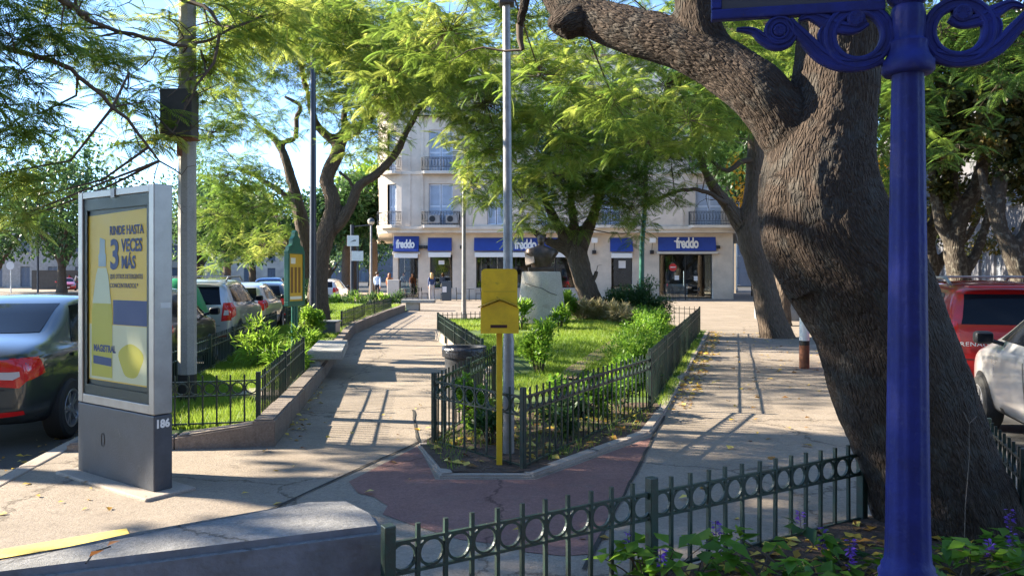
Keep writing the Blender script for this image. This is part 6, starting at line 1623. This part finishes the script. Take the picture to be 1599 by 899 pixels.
# ------------------------------------------------------------------ shrubs and flowers
def shrub(name, label, x, y, z, rx, ry, rz, n, L, wd, m, tpl=T_LEAF, clumpn=9, stem=8, up=.35, cat='shrub', group=None, tl=(0,1), droop=-.1):
    t = thing(name, label, cat, (x,y,z), 0, group)
    B = sphere(clumpn,.45)*np.array([rx,ry,rz])*.8 + np.array([0,0,rz*.95]); B[:,2] = np.maximum(B[:,2], .08)
    ii = rng.integers(0,clumpn,n); P = B[ii] + sphere(n,.6)*min(rx,rz)*.5; P[:,2] = np.maximum(P[:,2], .02)
    o = unit(P-np.array([0,0,rz*.4])); D = o*.8+rng.normal(size=(n,3))*.5+np.array([0,0,droop]); U = rng.normal(size=(n,3))*.35+np.array([0,0,1])+o*up
    T = tl[0]+(tl[1]-tl[0])*(.45*rng.random(n)+.55*rng.random(clumpn)[ii])
    leaf_obj('foliage', [place(tpl, P, D, U, L*(.55+.8*rng.random(n)), np.full(n,wd), T)], m, t)
    mb = MB()
    for q in B[:stem]: mb.tube([(q[0]*.15,q[1]*.15,-.05),(q[0]*.6,q[1]*.6,q[2]*.5),tuple(q)], [.012,.009,.005], 4, False)
    if mb.v: mb.build('stem', M['twig'], t)
    return t
iz = lambda x, y: float(isl_z(x, y))
# letter box bed and lawn shrubs
shrub('leafy_shrub', 'lush green shrub behind the railing left of the letter box post', -.36,7.65,.03,.22,.26,.36,1900,.05,.6,M['leaf_bright'],clumpn=14)
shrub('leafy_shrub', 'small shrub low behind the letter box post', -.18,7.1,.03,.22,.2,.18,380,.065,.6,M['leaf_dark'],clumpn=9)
shrub('leafy_shrub', 'tall bright shrub right of the grey pole, in front of the pedestal', .42,11.6,.06,.30,.36,.48,2400,.065,.5,M['leaf_bright'],clumpn=14,droop=.1)
shrub('leafy_shrub', 'broad leaved low plant behind the railing right of the letter box', .75,8.6,.03,.45,.4,.24,1500,.065,.6,M['leaf_bright'],clumpn=12,tl=(0,.6))
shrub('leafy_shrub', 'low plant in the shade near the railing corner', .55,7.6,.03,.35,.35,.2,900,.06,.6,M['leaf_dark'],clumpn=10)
shrub('leafy_shrub', 'dark low plant against the railing bend', 1.25,8.9,.04,.3,.3,.22,900,.055,.6,M['leaf_bright'],clumpn=9,tl=(0,.5))
shrub('leafy_shrub', 'bright tuft at the left foot of the concrete pedestal', .18,16.8,iz(.18,16.8),.35,.3,.35,600,.12,.35,M['leaf_bright'],clumpn=9,droop=.3)
shrub('leafy_shrub', 'leafy tuft at the right foot of the concrete pedestal', 1.05,16.9,iz(1.05,16.9),.3,.3,.3,500,.12,.3,M['leaf_bright'],clumpn=8,droop=.3)
shrub('leafy_shrub', 'bright shrub between the pedestal and the forked tree', 1.32,19.2,iz(1.32,19.2),.3,.35,.5,1800,.075,.5,M['leaf_bright'],clumpn=10)
for i, (u, s, lab) in enumerate(((.08,.8,'nearest the railing post'),(.20,1.0,'second along the railing'),(.33,1.1,'third along the railing'),(.46,1.15,'fourth along the railing'),(.60,1.2,'fifth along the railing'),(.75,1.2,'farthest along the railing'))):
    d = 9.6+u*12; x = 1.64+.293*(d-9.14)-.45-.12*i
    shrub('hedge_bush', 'light green hedge bush, '+lab, x, d, iz(x,d)-.03, .52*s,.62*s,.31*s, 4200, .058,.5, M['leaf_bright'], clumpn=40, cat='bush', group='hedge bushes along the railing', tl=(.05,1.0), droop=.1)
shrub('dark_bush', 'large dark green bush at the foot of the green pole', 3.35,19.9,iz(3.35,19.9),.85,.7,.58,7000,.07,.5,M['leaf_dark'],clumpn=26,cat='bush')
shrub('dark_bush', 'airy dark bush on the left of the large dark bush', 2.65,19.9,iz(2.65,19.9),.42,.4,.42,2400,.07,.5,M['leaf_dark'],clumpn=12,cat='bush')
for i, (x, y, s, lab) in enumerate(((1.75,19.3,1.0,'left clump, at the forked trunk'),(2.2,19.2,.9,'middle clump'),(2.65,18.9,.8,'right clump, before the dark bush'))):
    shrub('dry_grass', 'pale dry grassy plant below the forked tree, '+lab, x, y, iz(x,y)-.02, .40*s,.3*s,.26*s, 900, .20,.10, M['leaf_dry'], T_KITE, 14, 4, cat='plant', group='dry plants', droop=.5)
# left lawn plants
shrub('oleander', 'narrow leaved bushy plant in front of the silver sport utility', -3.98,12.0,.15,.36,.36,.42,650,.17,.14,M['leaf_bright'],T_LEAF,14,9,cat='shrub',tl=(.3,1),droop=-.25)
shrub('oleander', 'low narrow leaved plant at the left lawn railing', -3.35,11.4,.15,.34,.34,.2,420,.17,.14,M['leaf_bright'],T_LEAF,12,6,cat='shrub',tl=(.2,.9),droop=.1)
shrub('oleander', 'narrow leaved plant at the foot of the notice board', -3.75,13.9,.15,.36,.36,.24,420,.17,.14,M['leaf_bright'],T_LEAF,12,6,cat='shrub',tl=(.2,.9),droop=.1)
shrub('leafy_shrub', 'yellow green shrub beside the dark blue pole', -4.45,17.2,.18,.30,.3,.40,1500,.085,.5,M['leaf_bright'],clumpn=10,tl=(.4,1))
shrub('leafy_shrub', 'climbing leaves round the dark trunk by the blue pole', -5.6,21.2,.2,.42,.35,.65,900,.14,.45,M['leaf_dark'],clumpn=14)
for i in range(7):
    x, y = -9.1+i*.62, 37.0-.15*i
    shrub('hedge_bush', 'grey green plant in the far bed before the crossing, %s' % ['first at the avenue side','second from the avenue','third from the avenue','fourth','fifth from the avenue','sixth from the avenue','nearest the far bench'][i], x, y, 0, .42,.4,.42, 420, .20,.16, M['leaf_bright'] if i % 2 else M['leaf_far'], T_KITE, 9, 3, cat='bush', group='far hedge', droop=.6)
tag(MB().prism([(-10,33.9),(-4.72,33.9),(-4.75,38),(-10.2,38)], -.05, .05).build('far_bed', M['lawn']), 'planted bed before the crossing', 'bed', kind='structure')

trk = [g2(885,590,.12), g2(900,575,.15), g2(930,556,.2), g2(965,535,.25), g2(985,522,.28)]
mb = MB()
for i in range(len(trk)-1):
    a, b = Vector((*trk[i],0)), Vector((*trk[i+1],0)); n_ = Vector((-(b-a).y,(b-a).x,0)).normalized()*.13
    q = [a-n_, b-n_, b+n_, a+n_]; mb._add([(p.x,p.y,iz(p.x,p.y)+.035) for p in q], [(0,1,2,3)])
tag(mb.build('worn_path', mat('bare_earth', (.26,.19,.12), .95, var=.4, vscale=8, bump=.5)), 'bare earth track worn across the monument lawn', 'path', kind='structure')
# flowering plants in the near bed
def salvia(x, y, s, lab, flower=True, tall=1.0):
    t = thing('flowering_plant', lab, 'plant', (x,y,.06), random.random()*6, 'plants in the near bed')
    parts = []; fl = []; mb = MB()
    for k in range(int(4.2*s)):
        a = random.random()*6.28; hh = (.05+.13*random.random())*tall; rr = .05+.16*random.random()*s
        tip = np.array([rr*math.cos(a), rr*math.sin(a), hh]); mb.tube([(0,0,0),tuple(tip*np.array([.5,.5,.6])),tuple(tip)], [.004,.0035,.002], 4, False)
        m_ = 5; P = tip[None]+rng.normal(0,.018,(m_,3)); an = rng.random(m_)*6.28
        parts.append(place(T_LEAF, P, np.c_[np.cos(an),np.sin(an),rng.normal(.0,.3,m_)], np.c_[rng.normal(0,.3,(m_,2)),np.ones(m_)], .07+.06*rng.random(m_), np.full(m_,.66), rng.random(m_)*.7))
        if flower and k % 3 == 0:
            hs = .07+.05*random.random(); mb.tube([tuple(tip),tuple(tip+np.array([.01,0,hs]))], .002, 4, False)
            nf = 26; zz = rng.random(nf); an = rng.random(nf)*6.28
            fl.append(place(T_KITE, tip[None]+np.c_[.006*np.cos(an),.006*np.sin(an),zz*hs], np.c_[np.cos(an),np.sin(an),rng.normal(.2,.3,nf)], np.c_[rng.normal(0,.3,(nf,2)),np.ones(nf)], .018+.016*rng.random(nf), np.full(nf,.6), rng.random(nf)))
    leaf_obj('foliage', parts, M['leaf_bright'] if s > .8 else M['leaf_dark'], t); mb.build('stem', M['twig'], t)
    if fl: tag(leaf_obj('flowers', fl, M['purple'], t), kind='stuff')
for px, py, s, lab, f, tl_ in ((1040,905,1.9,'plant with purple flower spikes by the railing post',True,1.25),(1085,912,1.8,'broad leaved plant right of the railing post',False,1.2),(1180,905,1.9,'leafy plant in the middle of the near bed',False,1.0),(1235,900,1.8,'small leafy plant before the railing, among brown leaves',False,1.0),
    (1345,905,1.0,'low purple flowering plant left of the blue post',True,.8),(1275,862,.7,'tiny purple flowered sprig at the railing foot',True,.9),(1515,905,1.9,'leafy plant right of the blue post foot',False,1.0),(1560,885,1.6,'leafy plant with purple flowers at the trunk foot',True,1.0),(1495,930,1.6,'leafy plant at the lower picture edge right of the blue post',False,.9),
    (1590,910,1.7,'low plant at the lower right picture corner',True,.8),(1320,885,.8,'purple flowered sprig close to the left of the blue post',True,.7),(1005,915,1.2,'drooping narrow plant left of the railing post',False,1.1)):
    x, y = G(px, py, .06)[:2]
    salvia(x, y, s, lab, f, tl_)
sap = thing('bare_sprout', 'thin bare sprout standing against the big trunk', 'plant', (2.35,4.0,.05)); MB().tube([(0,0,0),(.01,0,.35),(.03,0,.6),(.03,.0,.78)], [.0026,.0022,.0018,.0012], 5).tube([(.03,0,.78),(.0,0,.84)], .002, 4).tube([(.03,0,.78),(.07,0,.82)], .002, 4).build('stem', mat('dry_stem',(.14,.11,.085),.8), sap)
tw = thing('broken_twig', 'small dark twig with a curled leaf on the concrete block', 'twig', (-1.38,2.52,.67)); MB().tube([(0,.12,0),(-.01,.04,.012),(.01,-.05,.006)], .003, 5).build('stem', M['black'], tw)
leaf_obj('leaf', [place(T_LEAF, np.array([[.0,.10,.01],[.01,-.03,.02]]), np.array([[.5,1,.2],[1,.2,.6]]), np.array([[0,0,1.],[0,.5,1.]]), np.array([.05,.05]), np.array([.6,.8]), np.array([0.,.05]))], M['leaf_litter'], tw)

# ------------------------------------------------------------------ grass and fallen leaves
def grass(name, label, poly, n, zf, hmin, hmax, w, m=None):
    P2 = pts_in(poly, n); keep = vnoise(np.c_[P2*1.1, P2[:,:1]*0+5]) > .22; P2 = P2[keep]; n = len(P2)
    Z = np.asarray(zf(P2[:,0], P2[:,1])) + 0*P2[:,0]; h = hmin+(hmax-hmin)*rng.random(n)**1.5; h *= .7+.7*vnoise(np.c_[P2*2.3, P2[:,:1]*0])
    a = rng.random(n)*6.28; dx, dy = np.cos(a)*w/2, np.sin(a)*w/2; ln = rng.normal(0,.35,(n,2))*h[:,None]
    V = np.empty((n,3,3)); V[:,0] = np.c_[P2[:,0]-dx,P2[:,1]-dy,Z-.005]; V[:,1] = np.c_[P2[:,0]+dx,P2[:,1]+dy,Z-.005]; V[:,2] = np.c_[P2[:,0]+ln[:,0],P2[:,1]+ln[:,1],Z+h]
    T = np.repeat(np.clip(.55*rng.random(n)+.6*vnoise(np.c_[P2*.8,P2[:,:1]*0+3])-.05,0,1),3)
    o = add(name, arr_mesh(name, V.reshape(-1,3), np.arange(n*3).reshape(-1,3), m or M['grass'], {'tint':T})); return tag(o, label, 'grass', kind='stuff')
grass('grass', 'short grass of the left lawn', [(KL(7)+.35,7.25),(-2.5,7.5),(-3.1,11.6),(-4.22,18.9),(KL(19)+.3,19)], 90000, lawn_z1, .04, .11, .010)
grass('grass', 'sunny grass of the far left lawn beside the avenue', [(-4.25,18.9),(-4.78,27),(-4.92,33.9),(KL(33.9)+.3,33.9),(KL(19)+.3,19)], 45000, lawn_z1, .05, .13, .018)
grass('grass', 'grass of the mounded monument lawn', [(-.1,9.9),(1.75,9.9),(5.2,21.5),(3.5,21.9),(1.4,21.5),(-1.7,19.4),(-1.1,16.2),(-.36,11.6)], 110000, isl_z, .04, .10, .013)
grass('grass', 'sparse weeds in the letter box bed', [(-.8,7.1),(-.52,6.2),(.12,6.2),(1.3,7.85),(1.68,9.0),(-.3,9.4)], 2600, lambda x,y: isl_z(x,y)+.01, .03, .09, .007)
grass('grass', 'weeds along the foot of the right railing', [(1.72,9.2),(1.85,9.2),(5.45,21.6),(5.25,21.6)], 3500, lambda x,y: .02+0*x, .03,.10,.010)
def litter(name, label, P2, zf, lo, hi, m=None):
    n = len(P2); Z = np.asarray(zf(P2[:,0],P2[:,1]))+0*P2[:,0]+.012; a = rng.random(n)*6.28
    D = np.c_[np.cos(a),np.sin(a),rng.normal(0,.18,n)]; U = np.c_[rng.normal(0,.25,(n,2)),np.ones(n)]
    o = leaf_obj(name, [place(T_LEAF, np.c_[P2,Z], D, U, lo+(hi-lo)*rng.random(n), .45+.25*rng.random(n), rng.random(n))], m or M['leaf_litter']); return tag(o, label, 'leaves', kind='stuff')
z0f = lambda x, y: 0*x
litter('fallen_leaves', 'yellow leaves scattered on the right footpath', np.concatenate([pts_in([(.9,4.9),(3.2,5.4),(KR(22)-.5,22),(5.7,22)], 150), pts_in([(1.8,9.2),(2.15,9.2),(5.95,21.8),(5.6,21.8)], 520)]), z0f, .05, .12)
litter('fallen_leaves', 'few leaves on the left footpath and red ramp', np.concatenate([pts_in([(-2.3,4.2),(.8,4.4),(-.4,6.0),(-1.1,9.5),(-2.4,9.5)], 34), pts_in([(-2.2,7.3),(-2.05,7.3),(-2.75,11.5),(-2.9,11.5)], 50), pts_in([(-4.1,5.0),(-2.9,4.6),(-2.3,5.6),(-4.0,6.6)], 14)]), z0f, .04, .09)
litter('fallen_leaves', 'brown leaves lying in the letter box bed', pts_in([(-.8,7.1),(-.52,6.2),(.12,6.2),(1.3,7.85),(1.68,9.0),(-.3,9.4)], 190), lambda x,y: isl_z(x,y)+.015, .05, .13)
litter('fallen_leaves', 'brown leaves lying in the near bed', pts_in([(.3,3.5),(.6,2.9),(2.8,3.2),(2.6,4.6),(2.1,4.7),(.75,3.95)], 700), lambda x,y: .07+0*x, .04, .10)
litter('fallen_leaves', 'leaves along the avenue kerb by the saloon', pts_in([(KL(5)-.5,5),(KL(5)-.02,5),(KL(9)-.02,9),(KL(9)-.6,9)], 90), lambda x,y: -.12+0*x, .04, .09)
